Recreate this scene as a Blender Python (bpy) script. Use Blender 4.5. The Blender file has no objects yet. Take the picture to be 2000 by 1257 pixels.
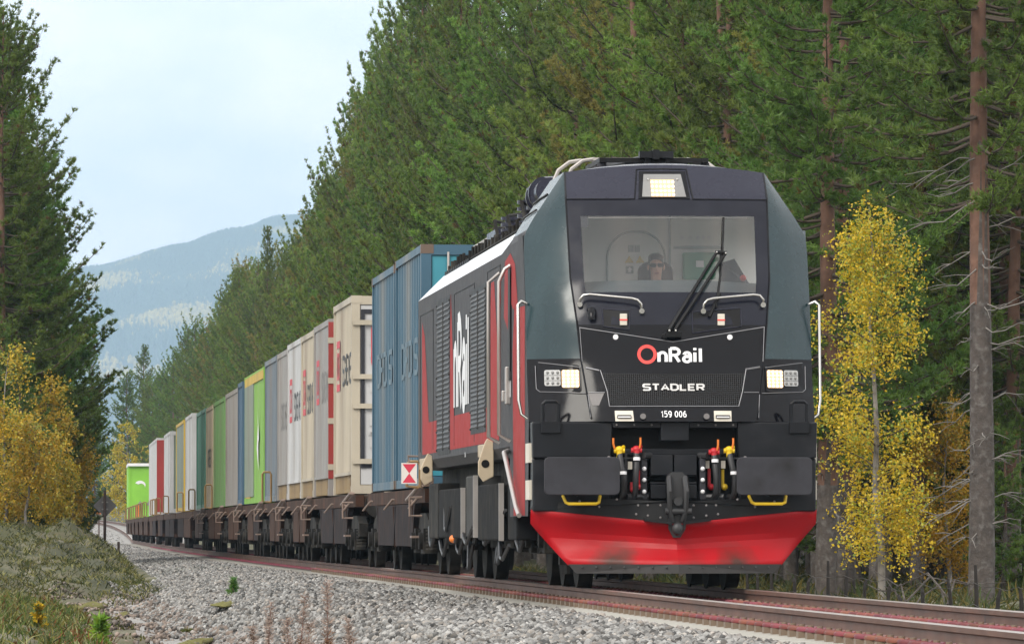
import bpy, math, random
import numpy as np
from mathutils import Vector, Matrix
random.seed(7); RNG = np.random.default_rng(7)
S = bpy.context.scene; COL = S.collection
R = math.radians

# ------------------------------------------------------------------ camera, world, sun, exposure
ZC = 0.61                                   # eye height above rail top (z = 0 is the rail top)
cam = bpy.data.cameras.new('camera'); co = bpy.data.objects.new('camera', cam); COL.objects.link(co)
co.location = (0, 0, ZC); co.rotation_euler = (R(90 + 1.659), 0, 0)
cam.sensor_width = 36; cam.lens = 252; cam.clip_start = 1; cam.clip_end = 30000
S.camera = co
SUN_EL, SUN_AZ = 40, 215                    # azimuth clockwise from +Y: over the viewer's left shoulder
sun = bpy.data.lights.new('sun', 'SUN'); sun.energy = 2.2; sun.angle = R(26); sun.color = (1, .95, .86)
so = bpy.data.objects.new('sun', sun); COL.objects.link(so)
so.rotation_euler = (R(90 - SUN_EL), 0, R(180 - SUN_AZ))
W = bpy.data.worlds.new('World'); S.world = W; W.use_nodes = True
nt = W.node_tree; N = nt.nodes; Lk = nt.links; N.clear()
def nd(t, **k):
    n = N.new(t)
    for a, b in k.items(): setattr(n, a, b)
    return n
sky = nd('ShaderNodeTexSky', sky_type='NISHITA'); sky.sun_disc = False
sky.sun_elevation = R(SUN_EL); sky.sun_rotation = R(SUN_AZ); sky.dust_density = 2
tc = nd('ShaderNodeTexCoord'); mp = nd('ShaderNodeMapping'); mp.inputs['Scale'].default_value = (1, 1, 2.0)
mp.inputs['Location'].default_value = (.31, .0, .42)
nz = nd('ShaderNodeTexNoise'); nz.inputs['Scale'].default_value = 24; nz.inputs['Detail'].default_value = 4; nz.inputs['Roughness'].default_value = .5
cr = nd('ShaderNodeValToRGB'); cr.color_ramp.elements[0].position = .40; cr.color_ramp.elements[1].position = .60
cr.color_ramp.elements[0].color = (.2, .2, .2, 1); cr.color_ramp.elements[1].color = (1, 1, 1, 1)
veil = nd('ShaderNodeMix', data_type='RGBA'); veil.inputs['Factor'].default_value = .86     # thin high cloud over the blue
veil.inputs['B'].default_value = (9.3, 9.7, 9.6, 1)
mx = nd('ShaderNodeMix', data_type='RGBA'); mx.inputs['B'].default_value = (12.2, 11.5, 11.0, 1)
bg = nd('ShaderNodeBackground'); bg.inputs['Strength'].default_value = .14
wo = nd('ShaderNodeOutputWorld')
Lk.new(tc.outputs['Generated'], mp.inputs['Vector']); Lk.new(mp.outputs['Vector'], nz.inputs['Vector'])
Lk.new(nz.outputs['Fac'], cr.inputs['Fac']); Lk.new(cr.outputs['Color'], mx.inputs['Factor'])
Lk.new(sky.outputs['Color'], veil.inputs['A']); Lk.new(veil.outputs['Result'], mx.inputs['A'])
Lk.new(mx.outputs['Result'], bg.inputs['Color']); Lk.new(bg.outputs['Background'], wo.inputs['Surface'])
S.view_settings.view_transform = 'Standard'; S.view_settings.look = 'None'
S.view_settings.exposure = 0.2; S.view_settings.gamma = 1; S.view_settings.use_curve_mapping = False
S.cycles.use_denoising = True; S.cycles.max_bounces = 6; S.cycles.transparent_max_bounces = 12
S.cycles.diffuse_bounces = 3; S.cycles.glossy_bounces = 3; S.cycles.caustics_reflective = False; S.cycles.caustics_refractive = False

# ------------------------------------------------------------------ helpers
def link(o, parent=None):
    COL.objects.link(o)
    if parent is not None: o.parent = parent
    return o
def tag(o, label=None, cat=None, group=None, kind=None):
    for k, v in (('label', label), ('category', cat), ('group', group), ('kind', kind)):
        if v: o[k] = v
    return o
def empty(name, loc=(0, 0, 0), rz=0, label=None, cat=None, group=None):
    o = bpy.data.objects.new(name, None); o.empty_display_size = .2
    o.location = loc; o.rotation_euler = (0, 0, rz); link(o)
    return tag(o, label, cat, group)
def copy_tree(o, parent=None):
    c = o.copy(); COL.objects.link(c); c.parent = parent
    for ch in o.children: copy_tree(ch, c)
    return c
class MB:
    def __init__(s): s.v = []; s.f = []; s.m = []; s.cuts = []
    def add(s, vs, fs, m=0):
        b = len(s.v); s.v += [tuple(p) for p in vs]
        s.f += [tuple(i + b for i in f) for f in fs]; s.m += [m] * len(fs); s.cuts.append(((b, len(s.v)), (len(s.f) - len(fs), len(s.f)))); return s
    def box(s, x0, x1, y0, y1, z0, z1, m=0):
        x0, x1 = sorted((x0, x1)); y0, y1 = sorted((y0, y1)); z0, z1 = sorted((z0, z1))
        return s.add([(x0,y0,z0),(x1,y0,z0),(x1,y1,z0),(x0,y1,z0),(x0,y0,z1),(x1,y0,z1),(x1,y1,z1),(x0,y1,z1)],
                     [(0,3,2,1),(4,5,6,7),(0,1,5,4),(1,2,6,5),(2,3,7,6),(3,0,4,7)], m)
    def prism(s, poly, axis, a, b, m=0):
        """poly: 2D points; axis 'x': (y,z), 'y': (x,z), 'z': (x,y)"""
        def P(p, t): return (t, p[0], p[1]) if axis == 'x' else (p[0], t, p[1]) if axis == 'y' else (p[0], p[1], t)
        n = len(poly)
        return s.add([P(p, a) for p in poly] + [P(p, b) for p in poly],
                     [tuple(range(n))[::-1], tuple(range(n, 2*n))] + [(i, (i+1) % n, n+(i+1) % n, n+i) for i in range(n)], m)
    def tube(s, pts, r, n=6, m=0, cap=True):
        pts = [Vector(p) for p in pts]; k = len(pts)
        rs = r if isinstance(r, (list, tuple)) else [r] * k
        vs = []; t0 = (pts[1] - pts[0]).normalized()
        u = t0.orthogonal().normalized()
        for i, p in enumerate(pts):
            t = ((pts[min(i+1, k-1)] - pts[max(i-1, 0)])).normalized()
            u = (u - t * u.dot(t)); u = u.normalized() if u.length > 1e-6 else t.orthogonal().normalized()
            w = t.cross(u)
            for j in range(n):
                a = 2 * math.pi * j / n
                vs.append(p + (u * math.cos(a) + w * math.sin(a)) * rs[i])
        fs = [(i*n+j, i*n+(j+1) % n, (i+1)*n+(j+1) % n, (i+1)*n+j) for i in range(k-1) for j in range(n)]
        if cap: fs += [tuple(range(n))[::-1], tuple(range((k-1)*n, k*n))]
        return s.add(vs, fs, m)
    def cyl(s, p, q, r, n=16, m=0, r2=None): return s.tube([p, q], [r, r if r2 is None else r2], n, m)
    def ball(s, c, r, m=0, nu=10, nv=7, sc=(1, 1, 1)):
        vs = [(c[0], c[1], c[2] - r*sc[2])]
        for i in range(1, nv):
            a = math.pi * i / nv - math.pi / 2
            for j in range(nu):
                b = 2 * math.pi * j / nu
                vs.append((c[0] + r*sc[0]*math.cos(a)*math.cos(b), c[1] + r*sc[1]*math.cos(a)*math.sin(b), c[2] + r*sc[2]*math.sin(a)))
        vs.append((c[0], c[1], c[2] + r*sc[2])); L = len(vs) - 1
        fs = [(0, 1 + (j+1) % nu, 1 + j) for j in range(nu)]
        for i in range(nv - 2):
            fs += [(1+i*nu+j, 1+i*nu+(j+1) % nu, 1+(i+1)*nu+(j+1) % nu, 1+(i+1)*nu+j) for j in range(nu)]
        fs += [(1+(nv-2)*nu+j, 1+(nv-2)*nu+(j+1) % nu, L) for j in range(nu)]
        return s.add(vs, fs, m)
    def each(s, name, mats, parent=None, smooth=None, bevel=0):
        """every piece added so far becomes an object of its own"""
        out = []
        for nv, nf in s.cuts:
            p = MB(); p.v = s.v[nv[0]:nv[1]]; p.f = [tuple(i - nv[0] for i in f) for f in s.f[nf[0]:nf[1]]]; p.m = s.m[nf[0]:nf[1]]
            out.append(p.build(name, mats, parent, smooth, bevel))
        return out
    def build(s, name, mats, parent=None, smooth=None, bevel=0, loc=None):
        me = bpy.data.meshes.new(name); me.from_pydata(s.v, [], s.f); me.update()
        for m in (mats if isinstance(mats, (list, tuple)) else [mats]): me.materials.append(m)
        me.polygons.foreach_set('material_index', s.m)
        if smooth is not None:
            me.polygons.foreach_set('use_smooth', [True] * len(s.f)); me.set_sharp_from_angle(angle=R(smooth))
        o = bpy.data.objects.new(name, me); link(o, parent)
        if loc: o.location = loc
        if bevel:
            b = o.modifiers.new('bevel', 'BEVEL'); b.width = bevel; b.segments = 2; b.limit_method = 'ANGLE'; b.angle_limit = R(40)
        return o
def rrect(x0, x1, z0, z1, r, n=4):
    out = []
    for cx, cz, a0 in ((x1-r, z1-r, 0), (x0+r, z1-r, 90), (x0+r, z0+r, 180), (x1-r, z0+r, 270)):
        for i in range(n+1):
            a = R(a0 + 90*i/n); out.append((cx + r*math.cos(a), cz + r*math.sin(a)))
    return out
def np_mesh(name, V, tris, mats, parent=None, attr=None, smooth=False, mi=None):
    """fast mesh from numpy arrays of triangles; attr: per-vertex rgb"""
    me = bpy.data.meshes.new(name)
    V = np.asarray(V, np.float32); T = np.asarray(tris, np.int32)
    me.vertices.add(len(V)); me.vertices.foreach_set('co', V.ravel())
    me.loops.add(T.size); me.loops.foreach_set('vertex_index', T.ravel())
    me.polygons.add(len(T)); me.polygons.foreach_set('loop_start', np.arange(0, T.size, 3, dtype=np.int32))
    me.polygons.foreach_set('loop_total', np.full(len(T), 3, np.int32))
    for m in (mats if isinstance(mats, (list, tuple)) else [mats]): me.materials.append(m)
    if mi is not None: me.polygons.foreach_set('material_index', np.asarray(mi, np.int32))
    if attr is not None:
        a = me.color_attributes.new('tint', 'FLOAT_COLOR', 'POINT')
        c = np.ones((len(V), 4), np.float32); c[:, :3] = attr; a.data.foreach_set('color', c.ravel())
    if smooth: me.polygons.foreach_set('use_smooth', np.ones(len(T), bool))
    me.update(calc_edges=True)
    return link(bpy.data.objects.new(name, me), parent)
# stroke lettering: each glyph is a list of centre lines in a box of cap height 1
def _arc(cx, cy, rx, ry, a0, a1, n=9): return [(cx + rx*math.cos(R(a0+(a1-a0)*i/n)), cy + ry*math.sin(R(a0+(a1-a0)*i/n))) for i in range(n+1)]
GLYPH = {
 'n': (.50, [[(.0,0),(.0,.70)], [(0,.42)] + _arc(.22,.45,.22,.25,180,0) + [(.44,0)]]), 'R': (.62, [[(0,0),(0,1)], [(0,1),(.30,1)] + _arc(.30,.75,.25,.25,90,-90) + [(0,.50)], [(.28,.5),(.55,0)]]),
 'a': (.50, [_arc(.22,.47,.20,.23,165,0) + [(.42,0)], [(.42,.40),(.20,.40)] + _arc(.20,.20,.20,.20,90,270) + [(.26,0),(.42,.12)]]), 'i': (.14, [[(0,0),(0,.70)], [(0,.87),(0,1.04)]]), 'l': (.14, [[(0,0),(0,1)]]),
 'S': (.80, [[(.78,.88),(.72,1),(.10,1),(.0,.88),(.0,.62),(.10,.52),(.68,.48),(.78,.38),(.78,.12),(.68,0),(.06,0),(0,.12)]]), 'T': (.80, [[(0,1),(.78,1)], [(.39,1),(.39,0)]]),
 'A': (.86, [[(0,0),(.42,1),(.84,0)], [(.18,.32),(.66,.32)]]), 'D': (.84, [[(0,0),(0,1),(.55,1),(.80,.80),(.80,.20),(.55,0),(0,0)]]), 'L': (.70, [[(0,1),(0,0),(.66,0)]]),
 'E': (.74, [[(.70,1),(0,1),(0,0),(.70,0)], [(0,.5),(.62,.5)]]), 'Q': (.80, [[(0,0),(0,1),(.62,1),(.76,.88),(.76,.58),(.64,.46),(0,.46)], [(.42,.46),(.76,0)]]),
 'B': (.64, [[(0,0),(0,1),(.40,1),(.52,.90),(.52,.62),(.42,.52),(0,.52)], [(.42,.52),(.58,.42),(.58,.12),(.44,0),(0,0)]]), 'C': (.62, [_arc(.30,.5,.30,.5,40,320,14)]), 'H': (.66, [[(0,0),(0,1)], [(.58,0),(.58,1)], [(0,.52),(.58,.52)]]),
 'K': (.62, [[(0,0),(0,1)], [(.56,1),(0,.42)], [(.18,.60),(.58,0)]]), 'N': (.68, [[(0,0),(0,1),(.58,0),(.58,1)]]), 'F': (.60, [[(.55,1),(0,1),(0,0)], [(0,.52),(.46,.52)]]), 'G': (.66, [_arc(.30,.5,.30,.5,40,350,14) + [(.34,.42)]]), 'O': (.72, [_arc(.34,.5,.34,.5,0,360,20)]),
 '1': (.40, [[(.04,.76),(.26,.98),(.26,0)]]), '5': (.56, [[(.46,1),(.08,1),(.04,.54)] + _arc(.23,.33,.24,.31,120,-140)]), '9': (.56, [_arc(.24,.69,.23,.29,0,360,16), [(.47,.69),(.45,.30),(.30,.02),(.10,.06)]]), '0': (.56, [_arc(.24,.5,.23,.48,0,360,18)]),
 '6': (.56, [_arc(.24,.30,.23,.29,0,360,16), [(.01,.30),(.05,.70),(.22,.97),(.40,.92)]]), ' ': (.22, [])}
def put_text(mb, body, height, fn, width=None, bold=.17, m=0, gap=.16):
    """flat lettering; fn maps (u, v) in metres onto the surface, and nudges each stroke out by its index"""
    adv = 0; strokes = []
    for ch in body:
        w, ss = GLYPH[ch]
        for st in ss: strokes.append([(p[0] + adv, p[1]) for p in st])
        adv += w + gap
    adv -= gap; kx = height if width is None else width / (adv + bold); h = bold / 2
    for k, st in enumerate(strokes):
        L = []; Rr = []
        for i, p in enumerate(st):
            a = st[max(i-1, 0)]; b = st[min(i+1, len(st)-1)]
            def nrm(p, q): d = math.hypot(q[0]-p[0], q[1]-p[1]) or 1; return (-(q[1]-p[1])/d, (q[0]-p[0])/d)
            n1 = nrm(a, p) if i else nrm(p, b); n2 = nrm(p, b) if i < len(st)-1 else n1
            mx_, my_ = n1[0]+n2[0], n1[1]+n2[1]; q = 2 / max(1.6, mx_*mx_ + my_*my_)
            L.append((p[0]+mx_*q*h, p[1]+my_*q*h)); Rr.append((p[0]-mx_*q*h, p[1]-my_*q*h))
        pts = L + Rr; n = len(L); yk = height / (1 + bold)
        def f3(p, k=k): v = fn((p[0]+h)*kx, (p[1]+h)*yk); return (v[0] - (.0004*k if abs(v[0]) > 1.2 else 0), v[1] - .0004*k, v[2])
        mb.add([f3(p) for p in pts], [(i, i+1, n+i+1, n+i) for i in range(n-1)], m)

# ------------------------------------------------------------------ materials
def mat(name, col, rough=.6, metal=0, var=.12, vscale=3, bump=0, bscale=30, dirt=None, dirt_amt=.4, dscale=2.5, coat=0, streak=False, spec=None, obj_rand=0, attr=False, trans=0, hue=None):
    m = bpy.data.materials.new(name); m.use_nodes = True
    t = m.node_tree; n = t.nodes; l = t.links; p = n['Principled BSDF']
    p.inputs['Roughness'].default_value = rough; p.inputs['Metallic'].default_value = metal
    if coat: p.inputs['Coat Weight'].default_value = coat; p.inputs['Coat Roughness'].default_value = .06
    if spec is not None: p.inputs['Specular IOR Level'].default_value = spec
    tc = n.new('ShaderNodeTexCoord')
    if attr:
        a = n.new('ShaderNodeVertexColor'); a.layer_name = 'tint'; src = a.outputs['Color']
    else:
        c = n.new('ShaderNodeRGB'); c.outputs[0].default_value = (*col, 1); src = c.outputs[0]
    def noise(scale, det=4, vec=None, sc3=None):
        z = n.new('ShaderNodeTexNoise'); z.inputs['Scale'].default_value = scale; z.inputs['Detail'].default_value = det
        v = tc.outputs['Object']
        if sc3:
            mpn = n.new('ShaderNodeMapping'); mpn.inputs['Scale'].default_value = sc3; l.new(v, mpn.inputs['Vector']); v = mpn.outputs['Vector']
        l.new(v, z.inputs['Vector']); return z.outputs['Fac']
    def ramp(f, a, b):
        r = n.new('ShaderNodeMapRange'); r.inputs['From Min'].default_value = a; r.inputs['From Max'].default_value = b; l.new(f, r.inputs['Value']); return r.outputs['Result']
    def mix(fac, A, B, mode='MIX'):
        x = n.new('ShaderNodeMix'); x.data_type = 'RGBA'; x.blend_type = mode
        if isinstance(fac, float): x.inputs['Factor'].default_value = fac
        else: l.new(fac, x.inputs['Factor'])
        for k, q in (('A', A), ('B', B)):
            if isinstance(q, tuple): x.inputs[k].default_value = (*q, 1)
            else: l.new(q, x.inputs[k])
        return x.outputs['Result']
    if var:
        hs = n.new('ShaderNodeHueSaturation'); l.new(src, hs.inputs['Color'])
        f = noise(vscale)
        mr = n.new('ShaderNodeMapRange'); mr.inputs['From Min'].default_value = .25; mr.inputs['From Max'].default_value = .75
        mr.inputs['To Min'].default_value = 1 - var; mr.inputs['To Max'].default_value = 1 + var
        l.new(f, mr.inputs['Value']); l.new(mr.outputs['Result'], hs.inputs['Value']); src = hs.outputs['Color']
    if hue is not None:   # second colour in patches
        src = mix(ramp(noise(hue[1], 3), .48, .62), src, hue[0])
    if obj_rand:
        oi = n.new('ShaderNodeObjectInfo'); hs = n.new('ShaderNodeHueSaturation'); l.new(src, hs.inputs['Color'])
        for k, lo, hi in (('Value', 1-obj_rand, 1+obj_rand), ('Hue', .5-.035*obj_rand/.3, .5+.02*obj_rand/.3)):
            mr = n.new('ShaderNodeMapRange'); mr.inputs['To Min'].default_value = lo; mr.inputs['To Max'].default_value = hi
            if k == 'Hue':
                ml = n.new('ShaderNodeMath'); ml.operation = 'MULTIPLY'; ml.inputs[1].default_value = 7.31; fr = n.new('ShaderNodeMath'); fr.operation = 'FRACT'
                l.new(oi.outputs['Random'], ml.inputs[0]); l.new(ml.outputs[0], fr.inputs[0]); l.new(fr.outputs[0], mr.inputs['Value'])
            else: l.new(oi.outputs['Random'], mr.inputs['Value'])
            l.new(mr.outputs['Result'], hs.inputs[k])
        src = hs.outputs['Color']
    if dirt:
        d = ramp(noise(dscale, 6, sc3=(1, 1, .12) if streak else None), .5, .72)
        ml = n.new('ShaderNodeMath'); ml.operation = 'MULTIPLY'; ml.inputs[1].default_value = dirt_amt; l.new(d, ml.inputs[0])
        src = mix(ml.outputs[0], src, dirt)
    l.new(src, p.inputs['Base Color'])
    if rough > .08:
        mr = n.new('ShaderNodeMapRange'); mr.inputs['To Min'].default_value = max(.03, rough - .12); mr.inputs['To Max'].default_value = min(1, rough + .12)
        l.new(noise(vscale*2.3), mr.inputs['Value']); l.new(mr.outputs['Result'], p.inputs['Roughness'])
    if bump:
        b = n.new('ShaderNodeBump'); b.inputs['Strength'].default_value = bump; b.inputs['Distance'].default_value = .02
        l.new(noise(bscale, 5), b.inputs['Height']); l.new(b.outputs['Normal'], p.inputs['Normal'])
    if trans:
        tr = n.new('ShaderNodeBsdfTranslucent'); l.new(src, tr.inputs['Color']); ms = n.new('ShaderNodeMixShader'); ms.inputs[0].default_value = trans
        l.new(p.outputs[0], ms.inputs[1]); l.new(tr.outputs[0], ms.inputs[2]); l.new(ms.outputs[0], n['Material Output'].inputs['Surface'])
    return m
def emit(name, col, st):
    m = bpy.data.materials.new(name); m.use_nodes = True; p = m.node_tree.nodes['Principled BSDF']
    p.inputs['Base Color'].default_value = (.25, .22, .18, 1); p.inputs['Emission Color'].default_value = (*col, 1); p.inputs['Emission Strength'].default_value = st
    return m
def glass_mat(name, tint=(.8, .85, .88), refl_rough=.03):
    m = bpy.data.materials.new(name); m.use_nodes = True; t = m.node_tree; n = t.nodes; l = t.links; n.clear()
    tr = n.new('ShaderNodeBsdfTransparent'); tr.inputs['Color'].default_value = (*tint, 1)
    gl = n.new('ShaderNodeBsdfGlossy'); gl.inputs['Roughness'].default_value = refl_rough
    fr = n.new('ShaderNodeFresnel'); fr.inputs['IOR'].default_value = 1.85; ms = n.new('ShaderNodeMixShader'); o = n.new('ShaderNodeOutputMaterial')
    l.new(fr.outputs[0], ms.inputs[0]); l.new(tr.outputs[0], ms.inputs[1]); l.new(gl.outputs[0], ms.inputs[2]); l.new(ms.outputs[0], o.inputs['Surface'])
    return m
M = {}
DUST = (.20, .18, .15)
M['black_gloss'] = mat('black_gloss', (.004, .004, .006), .10, var=.1, spec=.22)
M['screen_band'] = mat('screen_band', (.010, .011, .019), .20, var=.1, spec=.25, dirt=(.03, .03, .04), dirt_amt=.3)
M['visor'] = mat('visor', (.020, .021, .036), .28, var=.06, spec=.3)
M['teal'] = mat('teal', (.007, .026, .033), .26, var=.08, spec=.5, dirt=(.05, .09, .10), dirt_amt=.3, dscale=1.2, streak=True)
M['black'] = mat('black', (.008, .008, .009), .5, var=.2, spec=.2, dirt=(.03, .03, .03), dirt_amt=.4)
M['black_box'] = mat('black_box', (.008, .009, .012), .42, var=.15, spec=.25, dirt=(.035, .035, .04), dirt_amt=.4)
M['under'] = mat('under', (.014, .013, .012), .75, var=.3, spec=.15, vscale=5, dirt=(.09, .08, .065), dirt_amt=.6)
M['underlight'] = mat('underlight', (.055, .055, .055), .75, var=.25, spec=.1, dirt=(.09, .08, .065))
M['boxblack'] = mat('boxblack', (.013, .013, .014), .8, var=.2, spec=.08, dirt=(.045, .04, .033), dirt_amt=.6)
M['plow'] = mat('plow', (.37, .004, .009), .45, spec=.25, var=.10, vscale=2)
_t = M['plow'].node_tree; _p = _t.nodes['Principled BSDF']; _src = _p.inputs['Base Color'].links[0].from_socket
_tc = _t.nodes.new('ShaderNodeTexCoord'); _nz = _t.nodes.new('ShaderNodeTexNoise'); _nz.inputs['Scale'].default_value = 5; _t.links.new(_tc.outputs['Object'], _nz.inputs['Vector'])
for (_x, _z, _r) in ((-.62, .30, .34), (.62, .28, .30), (.1, .2, .35)):     # dried brake dust thrown up by the wheels
    _mp = _t.nodes.new('ShaderNodeMapping'); _mp.vector_type = 'POINT'; _mp.inputs['Location'].default_value = (-_x/_r, 0, -_z/_r*1.3); _mp.inputs['Scale'].default_value = (1/_r, 0, 1.3/_r); _t.links.new(_tc.outputs['Object'], _mp.inputs['Vector'])
    _ln = _t.nodes.new('ShaderNodeVectorMath'); _ln.operation = 'LENGTH'; _t.links.new(_mp.outputs[0], _ln.inputs[0])
    _ad = _t.nodes.new('ShaderNodeMath'); _ad.operation = 'ADD'; _t.links.new(_ln.outputs['Value'], _ad.inputs[0]); _t.links.new(_nz.outputs['Fac'], _ad.inputs[1])
    _mr = _t.nodes.new('ShaderNodeMapRange'); _mr.inputs['From Min'].default_value = 1.35; _mr.inputs['From Max'].default_value = .55; _mr.inputs['To Max'].default_value = .92 if _x != .1 else .45; _t.links.new(_ad.outputs[0], _mr.inputs['Value'])
    _mx = _t.nodes.new('ShaderNodeMix'); _mx.data_type = 'RGBA'; _mx.inputs['B'].default_value = (.045, .030, .022, 1); _t.links.new(_mr.outputs[0], _mx.inputs['Factor']); _t.links.new(_src, _mx.inputs['A']); _src = _mx.outputs['Result']
_t.links.new(_src, _p.inputs['Base Color'])
M['rubber'] = mat('rubber', (.045, .042, .042), .75, var=.2)
M['grey'] = mat('grey', (.060, .060, .066), .6, var=.08, spec=.12, dirt=(.10, .09, .085), dirt_amt=.35, streak=True)
M['red'] = mat('red', (.32, .028, .028), .6, var=.08, spec=.12, dirt=(.20, .07, .06), dirt_amt=.4, streak=True)
M['cant'] = mat('cant', (.62, .64, .68), .3, var=.06, dirt=(.42, .40, .40), dirt_amt=.5)
M['roofgrey'] = mat('roofgrey', (.30, .29, .27), .6, var=.15, dirt=(.15, .14, .12))
M['white'] = mat('white', (.78, .78, .80), .4, var=.05)
M['red_letter'] = mat('red_letter', (.75, .06, .05), .35, var=.03)
M['chrome'] = mat('chrome', (.50, .49, .47), .25, 1, var=.08)
M['steel'] = mat('steel', (.46, .43, .41), .4, .7, var=.1)
M['line'] = mat('line', (.22, .22, .235), .4, .3, var=.05)
M['beige'] = mat('beige', (.46, .38, .27), .6, var=.15, dirt=(.16, .10, .06), dirt_amt=.6)
M['yellow'] = mat('yellow', (.70, .46, .01), .45, var=.1)
M['hose_red'] = mat('hose_red', (.45, .012, .02), .45, var=.1)
M['orange'] = mat('orange', (.75, .20, .03), .45, var=.1)
M['hose'] = mat('hose', (.022, .022, .024), .5, var=.15)
M['buffer'] = mat('buffer', (.034, .034, .041), .55, var=.2, vscale=6, spec=.25, dirt=(.012, .012, .012), dirt_amt=.8, dscale=3)
M['silver'] = mat('silver', (.17, .16, .16), .6, .0, var=.1)
M['cream'] = mat('cream_plate', (.62, .58, .50), .5, var=.08)
M['letter_silver'] = mat('letter_silver', (.55, .54, .53), .3, .3, var=.1)
M['mesh'] = mat('mesh', (.008, .008, .009), .5, var=.2)
M['led_lit'] = emit('led_lit', (1, .52, .20), .9)
M['led_core'] = emit('led_core', (1, .86, .62), 2.0)
M['led_off'] = mat('led_off', (.42, .42, .42), .2, var=.05)
M['lamp_case'] = mat('lamp_case', (.20, .20, .20), .3, var=.1)
M['glass'] = glass_mat('glass', (.96, .97, .98))
M['lampglass'] = glass_mat('lampglass', (.95, .95, .95))
M['cabwall'] = mat('cabwall', (.85, .86, .84), .6, var=.05)
M['cabdark'] = mat('cabdark', (.16, .20, .22), .5, var=.1)
M['green_cab'] = mat('green_cab', (.06, .26, .15), .45, var=.05)
M['seat'] = mat('seat', (.016, .017, .022), .8, var=.1)
M['skin'] = mat('skin', (.68, .40, .30), .5, var=.08, vscale=12)
M['hair'] = mat('hair', (.022, .017, .014), .6, var=.2, vscale=40)
M['shirt'] = mat('shirt', (.03, .035, .05), .8)
M['warn'] = mat('warn', (.60, .42, .05), .5)
M['signgrey'] = mat('signgrey', (.22, .28, .30), .5)
M['navy_cloth'] = mat('navy_cloth', (.02, .025, .035), .9)

# ------------------------------------------------------------------ track path
_d = np.arange(-80, 1000, 1.0)
_sl = np.interp(_d + .5, [-80, 92, 112, 150, 200, 311, 437, 520, 600, 700, 1000], [-.0695, -.0695, -.0735, -.0735, -.068, -.063, -.060, -.075, -.12, -.2, -.2])
_X = np.concatenate([[0], np.cumsum(_sl)[:-1]]); _X += 6.785 - np.interp(0, _d, _X)
def Xc(d): return np.interp(d, _d, _X)
def head(d): return np.interp(d, _d + .5, _sl)
def Zr(d): return np.interp(d, [-100, 430, 560, 700, 1000], [0, 0, 1.2, 2.2, 3.0])
def pt(d, u, z=0.0):
    h = float(head(d)); k = 1 / math.hypot(1, h)
    return Vector((float(Xc(d)) + u * k, d - u * h * k, z + float(Zr(d))))
def yaw(d): return math.atan(-float(head(d)))

# ------------------------------------------------------------------ locomotive (local: x right, y backwards from the nose, z above rail)
LOCO = empty('locomotive', pt(73.7, 0), yaw(73.7), 'black and dark teal locomotive with red snow plough at the head of the container train', 'locomotive')
I = lambda z, a, b: float(np.interp(z, a, b))
def Cz(z): return I(z, [1.4,1.75,2.33,2.75,3.19,4.06,4.335], [.86,.86,.942,.984,1.033,1.05,1.04])
def Bz(z): return I(z, [3.55,3.65,3.75,3.862,4.335], [1.48,1.472,1.435,1.365,1.05])
def F(x, z):
    yc = I(z, [1.4,1.75,2.33,2.75,3.19,4.06,4.335], [-.12,-.12,.12,.2,.41,.82,1.08])
    c = Cz(z); b = Bz(z); yb = I(z, [1.4,1.75,2.1,2.94,3.73,4.335], [.1,.2,.4,.65,1.0,1.1]); a = abs(x)
    if a <= c: return yc - .10 * (1 - (a/c)**2)
    return yc + (yb - yc) * min(1, (a - c) / max(b - c, .01))**1.4
def arch(x, z):                              # the crown of the roof visor
    c = Cz(z); return .075 * max(0, 1 - (x/c)**2) * I(z, [4.1, 4.335], [0, 1]) if abs(x) < c else 0
def P(x, z, off=0.004): return (x, F(x, z) - off, z + arch(x, z))
# cab shell skin
zr = [1.72,1.85,2.0,2.15,2.27,2.37,2.5,2.62,2.72,2.85,2.96,3.06,3.2,3.35,3.5,3.65,3.73,3.862,3.95,4.04,4.13,4.2,4.27,4.335]
G = .865
def rowx(z):
    c = Cz(z); b = Bz(z); g = G * c
    return [-b, -(b*.67+c*.33), -(b*.33+c*.67), -c, -g, -g*.72, -g*.45, -g*.2, 0, g*.2, g*.45, g*.72, g, c, b*.33+c*.67, b*.67+c*.33, b]
vs = []; fs = []; ms = []; NX = 17
for z in zr: vs += [P(x, z, 0) for x in rowx(z)]
# roof over the cab: further rows back from the visor, then the hood sinking to the machine room
for (yy, zz) in ((1.35, .035), (1.9, .06), (3.0, .07)):
    for x in rowx(4.335):
        b = 1.05; vs.append((x, yy, 4.335 + zz * (1 - (x/b)**2) + .075 * max(0, 1 - (x/b)**2)))
for r in range(len(zr) + 2):
    for i in range(NX - 1):
        if r < len(zr) - 1:
            z0, z1 = zr[r], zr[r+1]; mid = 4 <= i < 12
            if mid and z0 >= 3.06 - 1e-6 and z1 <= 3.862 + 1e-6: continue       # the window opening
            bev = i < 3 or i >= 13
            m = (0 if z1 <= 2.3701 else 1) if bev else (0 if z1 <= 2.7201 else 2 if z1 <= 4.0401 else 3)
        else: m = 3
        fs.append((r*NX+i, r*NX+i+1, (r+1)*NX+i+1, (r+1)*NX+i)); ms.append(m)
mb = MB(); mb.v = vs; mb.f = fs; mb.m = ms
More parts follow.
